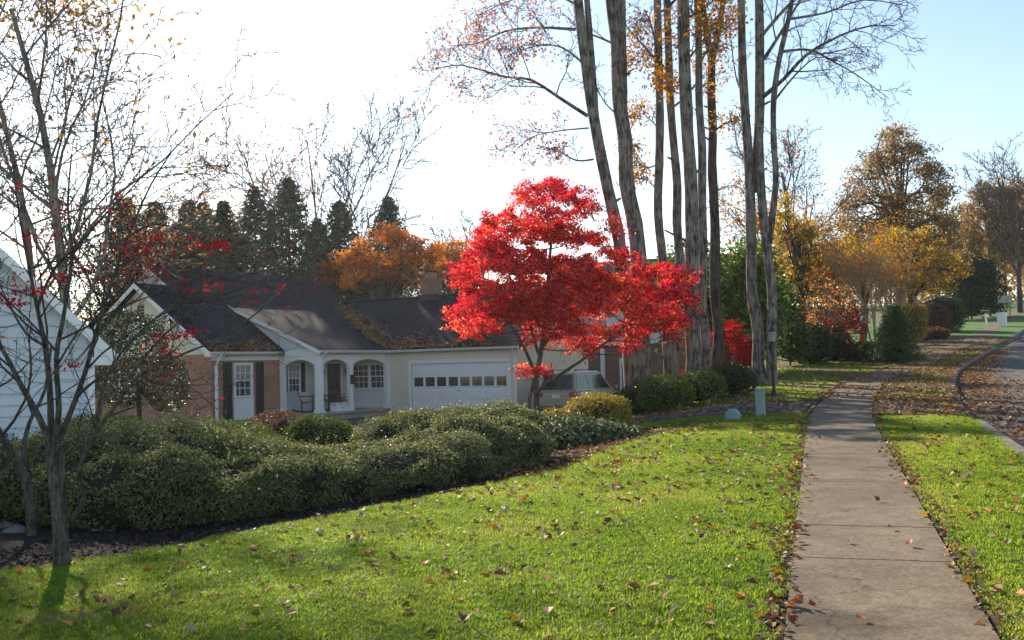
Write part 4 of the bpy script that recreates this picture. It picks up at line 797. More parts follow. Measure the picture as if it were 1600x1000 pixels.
def scatter(name, pts, meshes, label, cat, mat, scale=(0.85, 1.2)):
    """points with the tuft geometry instanced on them (geometry nodes)"""
    me = bpy.data.meshes.new(name); me.from_pydata([tuple(p) for p in pts], [], []); me.materials.append(mat); o = bpy.data.objects.new(name, me); link(o); tag(o, label, cat, None, 'stuff')
    ng = bpy.data.node_groups.new(name, 'GeometryNodeTree'); ng.interface.new_socket('Geometry', in_out='INPUT', socket_type='NodeSocketGeometry'); ng.interface.new_socket('Geometry', in_out='OUTPUT', socket_type='NodeSocketGeometry')
    nd = ng.nodes; lk = ng.links; gi = nd.new('NodeGroupInput'); go = nd.new('NodeGroupOutput'); jn = nd.new('GeometryNodeJoinGeometry')
    for m in meshes:
        src = bpy.data.objects.new(m.name + '_source', m); oi = nd.new('GeometryNodeObjectInfo'); oi.inputs['Object'].default_value = src; g2 = nd.new('GeometryNodeGeometryToInstance'); lk.new(oi.outputs['Geometry'], g2.inputs[0]); lk.new(g2.outputs[0], jn.inputs[0])
    ip = nd.new('GeometryNodeInstanceOnPoints'); lk.new(gi.outputs[0], ip.inputs['Points']); lk.new(jn.outputs[0], ip.inputs['Instance']); ip.inputs['Pick Instance'].default_value = True
    ri = nd.new('FunctionNodeRandomValue'); ri.data_type = 'INT'; ri.inputs[4].default_value = 0; ri.inputs[5].default_value = len(meshes) - 1; lk.new(ri.outputs[2], ip.inputs['Instance Index'])
    rv = nd.new('FunctionNodeRandomValue'); rv.data_type = 'FLOAT_VECTOR'; rv.inputs[0].default_value = (-.04, -.04, 0); rv.inputs[1].default_value = (.04, .04, 6.28); lk.new(rv.outputs[0], ip.inputs['Rotation'])
    rs = nd.new('FunctionNodeRandomValue'); rs.data_type = 'FLOAT'; rs.inputs[2].default_value = scale[0]; rs.inputs[3].default_value = scale[1]; lk.new(rs.outputs[1], ip.inputs['Scale'])
    lk.new(ip.outputs[0], go.inputs[0]); md = o.modifiers.new('tufts', 'NODES'); md.node_group = ng; return o
def region(s0, s1, tl, tr, sp, rng, keep=None):
    S = np.arange(s0, s1, sp); out = []
    for s_ in S:
        a, b = float(tl(s_)), float(tr(s_)); n = int((b - a) / sp)
        if n < 1: continue
        t = a + (np.arange(n) + .5) * (b - a) / n + rng.uniform(-.35, .35, n) * sp; out.append(np.stack([s_ + rng.uniform(-.35, .35, n) * sp, t], -1))
    P = np.concatenate(out)
    if keep is not None: P = P[keep(P)]
    X, Y = xy(P[:, 0], P[:, 1]); Z = hst(P[:, 0], P[:, 1]) + .006; return np.stack([X, Y, Z], -1)
def view(P, m=.06):        # leave out what lies far outside the frame
    k = np.maximum(P[:, 1], .1); return P[(P[:, 0] / k > -.56 - m) & (P[:, 0] / k < .56 + m) & (P[:, 1] > 2.5)]
tufts = [tuft_mesh('grass_tuft', 760, .30, .042, 50 + k) for k in range(4)]; tufts2 = [tuft_mesh('short_grass_tuft', 420, .30, .034, 60 + k) for k in range(3)]
gl = view(region(3, 20.1, lambda s: edge_t(s) + .12, lambda s: walk_t(s) - WALK_HALF - .10, .19, RNG)); tag(scatter('grass', gl, tufts, 'bright green lawn grass between the hedge and the sidewalk', 'grass', M['grass']))
gl = view(region(3, 19.6, lambda s: walk_t(s) + WALK_HALF + .08, lambda s: kerb_t(s) - .22, .20, RNG)); scatter('verge_grass', gl, tufts2, 'short grass strip between the sidewalk and the road', 'grass', M['grass'])
patch = lambda P: (np.sin(P[:, 0] * 1.7 + 2 * np.sin(P[:, 1] * 1.1)) + .9 * np.sin(P[:, 1] * 2.3 + P[:, 0] * .6) + RNG.normal(size=len(P)) * .6) > .1
gl = view(np.concatenate([region(23.6, 53, lambda s: walk_t(s) + WALK_HALF + .15, lambda s: kerb_t(s) - .28, .24, RNG, patch), region(23.8, 50, lambda s: walk_t(s) - 5.0, lambda s: walk_t(s) - WALK_HALF - .2, .25, RNG, patch)])); scatter('patchy_grass', gl, tufts2, 'thin patchy grass among fallen leaves beyond the driveway', 'grass', M['grass'])

# ------------------------------------------------------------------ fallen leaves
def fallen_mesh(name, seed, mat, size=1.0):
    r = random.Random(seed); pts = []; lob = 5
    for k in range(lob * 2 + 1):
        a = math.radians(-150 + 300 * k / (lob * 2)); rad = (.48 if k % 2 else .36) * r.uniform(.74, 1.18) * (1.1 if abs(k - 5) < 2 else .92); pts.append((math.sin(a) * rad, math.cos(a) * rad))
    pts.append((0, -.20)); cup = r.uniform(.2, 1.1); tw = r.uniform(-.7, .7); z = lambda x, y: size * (cup * (x * x) * 1.4 + tw * x * y + .10 * math.sin(7 * x + seed) * abs(y) + .12)
    v = [(0, 0, size * .07)] + [(x * size, y * size, z(x, y)) for x, y in pts]; n = len(pts); f = [(0, 1 + k, 1 + (k + 1) % n) for k in range(n)]
    v += [(0, -.2 * size, size * .10), (.015 * size, -.2 * size, size * .12), (.06 * size, -.62 * size, size * .16)]; f.append((n + 1, n + 2, n + 3))
    me = bpy.data.meshes.new(name); me.from_pydata(v, [], f); me.materials.append(mat); a = me.attributes.new('rnd', 'FLOAT', 'FACE'); a.data.foreach_set('value', [r.random()] * len(f)); me.polygons.foreach_set('use_smooth', [True] * len(f)); me.update(); return me
FK = [('l_tan', 'dry tan'), ('l_orange', 'orange'), ('l_red', 'dark red brown'), ('l_yellow', 'yellow'), ('l_brown', 'brown')]
FM = {k: [fallen_mesh('fallen_leaf', 10 * i + j, L[k]) for j in range(4)] for i, (k, _) in enumerate(FK)}
fr = random.Random(77); placed = []
def put_leaf(s_, t_, z, kind, where, size):
    x, y = xy(s_, t_); o = bpy.data.objects.new('fallen_leaf', fr.choice(FM[kind])); C.objects.link(o); cn = dict(FK)[kind]
    o.location = (x, y, z); o.rotation_euler = (fr.gauss(0, .28), fr.gauss(0, .28), fr.uniform(0, 6.28)); o.scale = (size * fr.uniform(.75, 1.1), size, size * fr.uniform(.8, 1.6)); tag(o, f'{cn} fallen leaf {where}', 'leaf', f'{cn} leaves {where}')
n = 0
while n < 200:
    s_ = 3.8 + 11 * fr.random() ** .9; t_ = fr.uniform(float(edge_t(s_)), float(walk_t(s_)) - .62); x, y = xy(s_, t_)
    if y < 3.5 or abs(x / y) > .53: continue
    put_leaf(s_, t_, float(hst(s_, t_)) + .030, fr.choices([k for k, _ in FK], [.40, .22, .17, .09, .12])[0], 'lying on the sunny lawn', fr.uniform(.06, .105)); n += 1
n = 0
while n < 40:
    s_ = 4.5 + 12 * fr.random(); t_ = fr.uniform(float(walk_t(s_)) + .62, float(kerb_t(s_)) - .3); x, y = xy(s_, t_)
    if abs(x / y) > .53: continue
    put_leaf(s_, t_, float(hst(s_, t_)) + .035, fr.choices([k for k, _ in FK], [.35, .15, .2, .05, .25])[0], 'lying on the grass strip beside the road', fr.uniform(.07, .12)); n += 1
n = 0
while n < 60:
    s_ = 4.6 + 11 * fr.random(); sd_ = fr.choice([-1, -1, 1, 1, 0]); t_ = float(walk_t(s_)) + (sd_ * (.54 - abs(fr.gauss(0, .07))) if sd_ else fr.uniform(-.45, .45))
    if sd_ == 0 and fr.random() < .45: continue
    put_leaf(s_, t_, float(hst(s_, t_)) + .05, fr.choices([k for k, _ in FK], [.25, .15, .25, .05, .30])[0], 'lying on the sidewalk', fr.uniform(.06, .11)); n += 1

def litter(name, label, S, T, zoff, size, seed, cat='leaves', flat=.35, zf=None, aspect=.75, mat='litter'):
    r = np.random.default_rng(seed); S = np.asarray(S); T = np.asarray(T); X, Y = xy(S, T); Z = (hst(S, T) if zf is None else zf(S, T)) + zoff + r.random(len(S)) * .03
    P = np.stack([X, Y, Z], -1); nr = np.array([0, 0, 1.]) + r.normal(size=P.shape) * flat; sz = size * (.55 + .8 * r.random(len(P)))
    o = leaves(name, P, nr, sz, L[mat], None, seed, aspect, .16); return tag(o, label, cat, None, 'stuff')
r = np.random.default_rng(5)
cl = r.random((70, 2)); n = 1900; wh = r.integers(0, 70, n); S = 5 + 15 * np.where(r.random(n) < .5, cl[wh, 0] + r.normal(size=n) * .012, r.random(n)); S = np.clip(S, 4.5, 20); T = edge_t(S) + (walk_t(S) - .6 - edge_t(S)) * np.clip(np.where(r.random(n) < .5, cl[wh, 1] + r.normal(size=n) * .03, r.random(n)), 0, 1); litter('leaf_litter', 'scattered small leaves over the near lawn', S, T, .03, .075, 1)
n = 1700; S = 3 + 18 * r.random(n); side = np.where(r.random(n) < .6, -1, 1); T = walk_t(S) + side * (.60 + r.normal(size=n) * .055); litter('edge_leaf_litter', 'band of dead leaves along both sidewalk edges', S, T, .02, .052, 2)
n = 500; S = 5 + 15 * r.random(n); T = walk_t(S) + .6 + (kerb_t(S) - walk_t(S) - .8) * r.random(n); litter('verge_leaf_litter', 'small leaves in the grass strip by the road', S, T, .03, .07, 3)
n = 7000; S = 23 + 30 * r.random(n) ** 1.2; T = walk_t(S) + np.where(r.random(n) < .55, .5 + (kerb_t(S) - walk_t(S) - .5) * r.random(n), -.5 - 6.5 * r.random(n) ** 1.3); litter('driveway_leaf_litter', 'carpet of fallen leaves beyond the driveway', S, T, .035, .09, 4)
n = 7500; S = 11 + 42 * r.random(n); wd = np.interp(S, [11, 18, 26, 36, 53], [1.8, 2.4, 1.7, .9, .5]); T = kerb_t(S) + np.abs(r.normal(size=n)) * wd * .7; zf = lambda s, t: hst(s, kerb_t(s)) - .12 + .03 * np.minimum(1, np.abs(t - kerb_t(s)) / 4); litter('gutter_leaf_litter', 'drift of brown leaves along the road kerb', S, T, .0, .09, 5, zf=zf)
n = 2600; S = 23 + 30 * r.random(n); T = walk_t(S) + (r.random(n) - .5) * 1.3; T = np.where((np.sin(S * 2.1) + np.sin(S * .9 + T * 3) + r.normal(size=n) * .5) > -.2, T, walk_t(S) - .6); litter('walk_leaf_litter', 'leaves strewn over the far stretch of the sidewalk', S, T, .045, .085, 14)
n = 900; S = 19.6 + 3.8 * r.random(n); T = .95 + 1.7 * r.random(n) ** .8; litter('apron_leaf_litter', 'leaves strewn over the concrete apron at the kerb', S, T, .03, .08, 15)
n = 700; S = 20.2 + 2.6 * r.random(n); T = -.3 - 4.5 * r.random(n); litter('drive_edge_litter', 'leaves blown over the dark driveway', S, T, .035, .08, 6)
n = 2600; S = 12 + 8.5 * r.random(n); T = edge_t(S) - 2.6 * r.random(n) ** 1.6 + .15; litter('bed_leaf_litter', 'brown leaves over the mulch bed by the golden bushes', S, T, .03, .07, 7)
n = 5000; S = 5.5 + 8 * r.random(n); T = edge_t(S) + .05 - 1.9 * r.random(n); litter('mulch_crumbs', 'bark chips and bits of leaf on the dark mulch', S, T, .015, .045, 8, 'mulch', mat='chip')
n = 900; S = 56 + 4 * r.random(n); T = walk_t(S) + (r.random(n) - .6) * 9; litter('far_leaf_litter', 'leaves on the far driveway', S, T, .07, .10, 9)
# leaves caught on the roof: valley and gutter line
def roof_litter(name, label, fn, n, seed):
    r = np.random.default_rng(seed); A = np.array([fn(r) for _ in range(n)]); R3 = np.array(Matrix.Rotation(math.radians(-30), 3, 'Z')); P = A @ R3.T + np.array(C0); nr = np.array([0, -.3, 1.]) + r.normal(size=P.shape) * .5
    tag(leaves(name, P, nr, .13 * (.6 + .8 * r.random(n)), L['litter'], None, seed, .75), label, 'leaves', None, 'stuff')
def valley(r):
    b = -ov + 3.9 * r.random() ** 1.15; a0 = PA + .30 - PT * (b + ov) / PP; w = (.55 * (1 - b / 4.6)); a = a0 + r.normal() * w; b2 = b + r.normal() * .15
    b2 = max(b2, -.28); return (a, b2, max(gz(b2), pz(a) if a < PA + .28 else 0) + .03 + .05 * r.random())
roof_litter('valley_leaf_litter', 'drift of leaves in the roof valley over the porch', valley, 1500, 3)
def gutl(r):
    a = -6.4 + 5.6 * r.random() ** 1.1; b = -ov + abs(r.normal()) * .28 * (1.3 + math.sin(a * 2.1)); return (a, b, gz(b) + .03 + .05 * r.random())
roof_litter('gutter_leaf_heap', 'leaves heaped along the garage gutter', gutl, 900, 4)
def gut2(r):
    b = -8.8 + 3.8 * r.random(); a = EA + ov - abs(r.normal()) * .25 * (1 + .9 * (b > -5.9)); return (a, b, mz(a) + .03 + .05 * r.random())
roof_litter('wing_leaf_litter', 'leaves along the brick wing eave', gut2, 450, 5)

# ------------------------------------------------------------------ tall poplar trunks
PB = dict(seg=[10, 6, 5, 4, 3], wob=[.03, .10, .16, .2, .22], up=[.0, .05, .04, .02, .0], n=[9, 6, 5, 4], f0=[.35, .2, .15, .1], ang=[58, 42, 40, 38], lr=[.3, .5, .5, .5], rr=[.35, .5, .5, .55], sides=[10, 6, 4, 3, 3], rmin=.010)
def stem(T, pix, Y, r0, r1, base=None, top=None, dY=0):
    n = len(pix); pts = [at(px, py, Y + dY * k / (n - 1)) for k, (px, py) in enumerate(pix)]
    if base is not None: pts = [base] + pts
    if top:
        d = (pts[-1] - pts[-2]).normalized(); d = (d + Vector((0, 0, .5))).normalized(); pts += [pts[-1] + d * top * .5, pts[-1] + d * top + Vector((0, 0, top * .08))]
    out = [pts[0]]
    for a, c in zip(pts[:-1], pts[1:]):
        ln = (c - a).length; k = max(1, int(ln / 1.1))
        for j in range(1, k + 1):
            w_ = .055 if j < k else 0; out.append(a.lerp(c, j / k) + Vector((T.r.gauss(0, w_), T.r.gauss(0, w_), 0)))
    P, R = T.path(out, r0, r1, 12)
    R[:] = [q * (1 + T.r.uniform(-.05, .06)) for q in R]
    for j in range(5):                                     # stubs of lost branches
        i = T.r.randrange(3, len(P) - 1); a = T.r.uniform(0, 6.28); dd = Vector((math.cos(a), math.sin(a), .5)); T.path([P[i], P[i] + dd * (R[i] + .04), P[i] + dd * (R[i] + T.r.uniform(.08, .3))], R[i] * .35, R[i] * .18, 5, 2)
    return P, R
def limb(T, pix, Y, dY, r0, r1, n, Ptree, lr=.45, lev=1):
    m = len(pix); pts = [at(px, py, Y + dY * k / (m - 1)) for k, (px, py) in enumerate(pix)]; P, R = T.path(pts, r0, r1, 6); Ln = sum((P[i + 1] - P[i]).length for i in range(len(P) - 1)); T.kids(P, R, Ln, lev, Ptree, .2, n, lr); return P, R
def flare(b, r): return Vector((b.x, b.y, b.z - .15))
def poplar(px, Y, label, build, leaf=None, keep=.0, mask=None, per=3, size=.12, spread=.3, seed=1, bark='bark'):
    b = gnd(px, Y); T = Tree(seed); build(T, b, Y); return make_tree('poplar_tree', b, label, T, M[bark], leaf, per, spread, size, keep, mask, group='tall poplars beside the driveway', seed=seed)
def root_flare(T, b, r):
    for k in range(5): a = k * 1.26 + .3; T.path([b + Vector((math.cos(a) * r * 1.9, math.sin(a) * r * 1.9, -.12)), b + Vector((math.cos(a) * r * .7, math.sin(a) * r * .7, .25)), b + Vector((0, 0, 1.0))], r * .45, r * .5, 7)
def bA(T, b, Y):
    s1 = stem(T, [(985, 560), (968, 379), (948, 287), (929, 190), (914, 90), (903, 0)], Y, .26, .07, flare(b, .2), 7); root_flare(T, b, .25)
    s2 = stem(T, [(931, 195), (926, 110), (917, 0)], Y + .15, .11, .04, None, 7)
    limb(T, [(918, 181), (876, 154), (830, 125), (789, 120), (722, 102), (680, 108)], Y, -2.0, .06, .012, 12, PB, .42); limb(T, [(899, 46), (840, 43), (789, 49), (748, 67), (705, 72)], Y, 1.5, .05, .012, 11, PB, .42)
    limb(T, [(927, 249), (902, 251), (880, 240), (866, 231)], Y, -1, .035, .01, 5, PB, .6); limb(T, [(912, 100), (880, 75), (845, 70), (800, 85)], Y, -1.2, .035, .01, 8, PB, .4); limb(T, [(905, 10), (860, -10), (800, 0), (745, 25)], Y, .5, .04, .01, 9, PB, .42)
    limb(T, [(920, 200), (870, 205), (830, 215), (800, 240)], Y, .8, .028, .008, 7, PB, .45); limb(T, [(903, 0), (850, -40), (780, -60), (720, -40)], Y, -.5, .05, .01, 9, PB, .4)
    T.kids(*s1, 9, 0, PB, .62, 9, .28); T.kids(*s2, 7, 0, PB, .5, 7, .3)
poplar(990, 29.2, 'leaning poplar forked near its top, pink leaves on its sweeping limbs', bA, L['pink'], .5, lambda P: (P[:, 0] / P[:, 1] < .06), 3, .10, .16, 101)
def bB(T, b, Y):
    s1 = stem(T, [(1002, 602), (998, 410), (979, 287), (967, 154), (956, 0)], Y, .29, .13, flare(b, .25), 8); root_flare(T, b, .29); s2 = stem(T, [(974, 250), (974, 120), (972, 0)], Y + .2, .13, .08, None, 8)
    limb(T, [(962, 70), (940, 60), (905, 45), (880, 20)], Y, .5, .045, .012, 5, PB, .4); limb(T, [(965, 180), (945, 160), (930, 130), (922, 100)], Y, -.5, .03, .01, 4, PB, .5); T.kids(*s1, 9, 0, PB, .7, 8, .28); T.kids(*s2, 7, 0, PB, .6, 7, .3)
poplar(1003, 29.8, 'thickest poplar trunk behind the red maple', bB, L['pink'], .15, None, 2, .09, .2, 102)
def bC(T, b, Y):
    s1 = stem(T, [(1045, 580), (1036, 410), (1030, 256), (1029, 100), (1027, 0)], Y, .17, .09, flare(b, .2), 7); s2 = stem(T, [(1052, 580), (1062, 410), (1053, 230), (1045, 90), (1042, 0)], Y + .5, .18, .08, b, 7); root_flare(T, b, .2)
    T.kids(*s1, 9, 0, PB, .5, 8, .25); T.kids(*s2, 9, 0, PB, .45, 8, .25); limb(T, [(1030, 256), (1010, 262), (995, 250), (985, 230)], Y, -.3, .03, .01, 5, PB, .5)
    for q in ((1029, 300), (1028, 200), (1027, 110), (1026, 60)): limb(T, [q, (q[0] - 20, q[1] - 20), (q[0] - 38, q[1] - 22)], Y, .6, .02, .006, 5, PB, .5)
poplar(1048, 30.5, 'slender twin stemmed poplar, gold leaves between the trunks', bC, L['gold'], .35, lambda P: P[:, 2] < 12, 5, .11, .16, 103)
def bD(T, b, Y):
    s1 = stem(T, [(1084, 600), (1081, 410), (1074, 205), (1069, 90), (1067, 0)], Y, .24, .13, flare(b, .25), 8); root_flare(T, b, .25)
    T.kids(*s1, 9, 0, PB, .6, 8, .25); limb(T, [(1070, 100), (1090, 75), (1112, 60), (1130, 40)], Y, -.8, .04, .01, 8, PB, .5); limb(T, [(1068, 30), (1090, 20), (1110, 5), (1130, -20)], Y, -.5, .04, .01, 8, PB, .5); limb(T, [(1072, 150), (1050, 140), (1030, 120)], Y, .5, .025, .008, 5, PB, .5)
poplar(1086, 28.4, 'straight grey poplar with gold leaves high on its side limbs', bD, L['gold'], .38, lambda P: P[:, 2] < 13, 5, .11, .16, 104)
def bE(T, b, Y):
    s1 = stem(T, [(1100, 590), (1099, 410), (1097, 307), (1092, 87), (1090, 0)], Y, .16, .08, flare(b, .18), 6); root_flare(T, b, .17); T.kids(*s1, 8, 0, PB, .55, 8, .26)
poplar(1101, 29.6, 'thin poplar close behind the straight grey one', bE, L['gold'], .2, lambda P: P[:, 2] < 12, 3, .13, .22, 105)
def bF(T, b, Y):
    s1 = stem(T, [(1118, 580), (1117, 410), (1115, 307), (1112, 102)], Y, .22, .13, flare(b, .2)); root_flare(T, b, .2); s2 = stem(T, [(1112, 102), (1104, 50), (1096, 0)], Y, .12, .08, None, 6); s3 = stem(T, [(1112, 102), (1122, 50), (1130, 0)], Y, .10, .07, None, 6)
    T.kids(*s2, 7, 0, PB, .3, 7, .3); T.kids(*s3, 7, 0, PB, .3, 7, .3); limb(T, [(1116, 205), (1135, 192), (1158, 187)], Y, -.5, .04, .012, 5, PB, .4); limb(T, [(1117, 300), (1140, 290), (1160, 295)], Y, .4, .03, .01, 4, PB, .45)
poplar(1119, 33, 'darker poplar forking in a V above the others', bF, L['gold'], .25, None, 3, .12, .22, 106, 'barkdark')
def bG(T, b, Y):
    s1 = stem(T, [(1184, 580), (1174, 400), (1170, 256), (1163, 154), (1158, 0)], Y, .20, .07, flare(b, .2), 7); s2 = stem(T, [(1177, 300), (1186, 200), (1187, 100), (1186, 0)], Y + .1, .16, .09, None, 8); root_flare(T, b, .24)
    s3 = stem(T, [(1206, 590), (1200, 400), (1190, 307), (1186, 200)], Y - .25, .18, .12, flare(b, .2) + Vector((.42, -.2, 0))); s4 = stem(T, [(1201, 380), (1212, 287), (1209, 154), (1218, 90), (1232, 30)], Y - .3, .11, .05, None, 5)
    limb(T, [(1189, 154), (1225, 123), (1261, 85), (1312, 56), (1358, 41), (1400, 40)], Y, -1.5, .075, .012, 13, PB, .42); limb(T, [(1194, 92), (1220, 51), (1250, 0), (1280, -50)], Y, .8, .07, .015, 9, PB, .42); limb(T, [(1225, 80), (1265, 78), (1300, 95), (1340, 118), (1389, 154)], Y, .6, .045, .01, 12, PB, .42)
    limb(T, [(1208, 160), (1240, 120), (1275, 90), (1310, 95)], Y, -.8, .04, .01, 9, PB, .42); limb(T, [(1232, 30), (1290, 20), (1350, 0), (1420, 10)], Y, 1, .045, .01, 10, PB, .42); limb(T, [(1163, 154), (1150, 120), (1142, 60), (1140, 20)], Y, .3, .03, .01, 5, PB, .4); limb(T, [(1170, 256), (1152, 230), (1146, 180)], Y, -.3, .02, .008, 4, PB, .4)
    limb(T, [(1187, 60), (1230, 10), (1290, -40), (1370, -60)], Y, -1, .06, .012, 10, PB, .42); T.kids(*s1, 9, 0, PB, .6, 7, .28); T.kids(*s2, 8, 0, PB, .55, 8, .3)
poplar(1186, 29.5, 'triple stemmed bare poplar behind the lamp post, limbs reaching over the road', bG, None, 0, None, seed=107)

# ------------------------------------------------------------------ the red maple
MY = 26.6; mb_ = gnd(836, MY); T = Tree(201); mr = np.random.default_rng(8)
PADS = [(850, 296, 42, 9), (822, 312, 34, 9), (895, 308, 38, 9), (868, 285, 22, 8), (925, 322, 26, 9), (865, 335, 46, 12), (790, 352, 52, 15), (842, 362, 56, 16), (765, 378, 42, 15), (900, 368, 42, 14), (958, 352, 13, 22), (748, 404, 45, 16), (805, 405, 56, 17), (862, 408, 58, 17), (915, 412, 46, 16), (968, 400, 38, 12),
        (735, 440, 36, 15), (782, 447, 54, 17), (842, 452, 58, 17), (900, 452, 52, 17), (958, 438, 44, 14), (1012, 424, 42, 10), (1062, 425, 36, 8), (722, 478, 28, 13), (765, 490, 46, 15), (822, 492, 52, 15), (880, 488, 48, 15), (938, 478, 46, 15), (1000, 462, 42, 14), (1048, 462, 38, 13), (722, 508, 22, 10), (760, 515, 30, 9), (958, 515, 38, 12), (1010, 505, 38, 14), (1058, 500, 32, 14), (1082, 470, 16, 15), (860, 525, 46, 10), (915, 540, 34, 8), (985, 542, 16, 11), (842, 578, 20, 8), (818, 580, 14, 7), (905, 420, 40, 12), (800, 470, 50, 14), (1030, 485, 40, 14), (905, 515, 40, 11), (1045, 530, 16, 9)]
fork = at(838, 590, MY); PL, NL, SL = [], [], []
trunk, tr_ = T.path([Vector((mb_.x, mb_.y, mb_.z - .1)), at(838, 630, MY), fork, at(846, 545, MY), at(852, 500, MY), at(856, 440, MY), at(862, 370, MY)], .10, .035, 9)
T.path([Vector((mb_.x - .14, mb_.y - .05, mb_.z - .1)), at(826, 635, MY - .1), at(833, 600, MY), fork], .06, .05, 7)
low1 = T.path([at(838, 612, MY), at(880, 582, MY - .4), at(925, 552, MY - .7), at(965, 520, MY - .6), at(1010, 480, MY - .2)], .055, .02, 7)[0]; low2 = T.path([fork, at(820, 545, MY - .5), at(795, 505, MY - .8), at(760, 470, MY - 1)], .055, .018, 7)[0]; low3 = T.path([at(846, 545, MY), at(880, 500, MY + .6), at(930, 455, MY + 1), at(980, 420, MY + .8)], .05, .018, 7)[0]; low4 = T.path([at(843, 560, MY), at(825, 500, MY + 1), at(800, 440, MY + 1.4), at(780, 390, MY + 1.3)], .05, .018, 7)[0]
nodes = trunk[6:] + low1[4:] + low2[4:] + low3[4:] + low4[4:]
for (px, py, rx, rz) in PADS:
    reach = math.sqrt(max(.05, 1 - ((px - 870) / 240) ** 2)) * 2.3
    k_ = 3 if 740 < px < 960 and py > 340 else 2
    for k in range(k_):
        Yp = MY + (mr.uniform(-1, -.25) if k == 0 else mr.uniform(.2, 1) if k == 1 else mr.uniform(-.4, .4)) * reach; c = at(px + mr.normal() * 5, py + mr.normal() * 4, Yp); R = np.array([rx * Yp / F, rx * Yp / F * .95, rz * Yp / F])
        n = int(1900 * R[0] * R[1] * (.3 if py > 520 else .6 if py > 500 else 1) + 60); nc = 11; cc = unit(mr.normal(size=(nc, 3))) * (mr.random((nc, 1)) ** .4) * R; wh = mr.integers(0, nc, n); d = unit(mr.normal(size=(n, 3))) * (mr.random((n, 1)) ** .45); tilt = mr.normal(size=2) * .15
        q = cc[wh] + d * (np.array([.30, .30, .11]) * (.6 + .7 * mr.random(nc))[wh][:, None]); q[:, 2] += q[:, 0] * tilt[0] + q[:, 1] * tilt[1] - (q[:, 0] ** 2 + q[:, 1] ** 2) * .18
        q += .07 * np.sin(q[:, [1, 2, 0]] * 9 + mr.random() * 6); PL.append(q + np.array(c)); NL.append(unit(mr.normal(size=(n, 3)) * .75 + np.array([0, -.1, .7]))); SL.append(.075 * (.6 + .75 * mr.random(n)))
        nn = min(nodes, key=lambda p: (p - c).length + (1.5 if p.z > c.z else 0)); mid = nn.lerp(c, .5) + Vector((0, 0, -.12)); bp, br = T.path([nn, mid, c], .022, .006, 4, 4)
        for j in range(7):
            a = c + Vector((mr.normal() * R[0] * .6, mr.normal() * R[1] * .6, mr.normal() * R[2] * .4)); T.path([bp[-3], bp[-3].lerp(a, .5) + Vector((0, 0, .05)), a], .009, .004, 3, 2)
make_tree('red_maple', mb_, 'scarlet japanese maple spreading in front of the garage', T, M['barkfg'], L['maple'], extra=(np.concatenate(PL), np.concatenate(NL), np.concatenate(SL)), seed=5)

# ------------------------------------------------------------------ bare dogwood in the foreground
PD = dict(seg=[8, 6, 5, 4, 3], wob=[.08, .14, .17, .2, .22], up=[.02, .03, .03, .02, .01], n=[7, 5, 4, 3], f0=[.25, .2, .2, .2], ang=[42, 40, 42, 40], lr=[.55, .55, .5, .5], rr=[.5, .5, .5, .6], sides=[8, 6, 4, 3, 3], rmin=.0028)
DY = 8.6; b = gnd(96, DY); b.z = float(hxy(b.x, b.y)); T = Tree(301)
T.path([Vector((b.x, b.y, b.z - .08)), at(92, 800, DY), at(84, 735, DY), at(80, 690, DY)], .068, .05, 10); root_flare(T, b, .045)
def ds(pix, dY, r0, r1, n, lr=.42, lev=1):
    r0 *= .78; r1 *= .7; m = len(pix); pts = [at(px, py, DY + dY * k / (m - 1)) for k, (px, py) in enumerate(pix)]; P, R = T.path(pts, r0, r1, 8); Ln = sum((P[i + 1] - P[i]).length for i in range(len(P) - 1)); T.kids(P, R, Ln, lev, PD, .25, n, lr); return P
ds([(82, 700), (60, 650), (32, 600), (12, 560), (-20, 500), (-40, 400)], -.4, .042, .014, 7); ds([(80, 690), (78, 610), (70, 540), (58, 480), (42, 400), (28, 320), (20, 250)], .3, .042, .010, 10); ds([(84, 700), (92, 640), (88, 560), (100, 490), (112, 400), (106, 320), (112, 240)], -.5, .04, .009, 10)
ds([(84, 705), (108, 650), (132, 585), (150, 520), (172, 450), (200, 370), (235, 290), (270, 235)], .5, .038, .008, 12); ds([(98, 828), (118, 805), (131, 778), (124, 735), (142, 690), (176, 640), (215, 590), (270, 560), (340, 530), (400, 490), (440, 450)], -.2, .036, .007, 14, .32); ds([(150, 672), (160, 610), (190, 550), (240, 500), (300, 455), (360, 425)], .7, .024, .006, 10, .36)
ds([(120, 620), (142, 600), (175, 580), (230, 575), (290, 600), (340, 640)], -.9, .018, .005, 8, .3); ds([(58, 480), (85, 420), (130, 380), (190, 350)], -.4, .02, .006, 8, .4); ds([(112, 400), (150, 350), (200, 300), (245, 250)], .6, .018, .006, 8, .42); ds([(70, 540), (40, 520), (10, 470), (-20, 430)], .8, .02, .006, 6, .4)
ds([(200, 590), (260, 520), (330, 470), (400, 440), (470, 395)], .3, .016, .004, 10, .34); ds([(200, 370), (240, 350), (300, 360), (350, 350)], .4, .014, .005, 7, .4)
PADR = [(40, 455, 38, 10, 90), (85, 435, 30, 10, 70), (20, 475, 25, 8, 50), (130, 420, 20, 8, 40), (250, 372, 45, 12, 90), (320, 385, 40, 9, 80), (345, 380, 14, 6, 30), (270, 525, 32, 9, 70), (300, 520, 20, 6, 35), (265, 548, 20, 5, 24), (88, 577, 16, 5, 26), (118, 572, 16, 6, 30), (105, 330, 40, 25, 60), (180, 330, 40, 22, 55), (60, 370, 35, 20, 55), (225, 400, 40, 20, 60), (240, 420, 50, 16, 60), (160, 440, 24, 14, 30), (310, 452, 30, 10, 34), (340, 445, 10, 5, 10), (400, 455, 6, 5, 6), (438, 448, 8, 6, 8), (200, 380, 60, 25, 60), (20, 300, 25, 15, 24)]
PL, NL = [], []
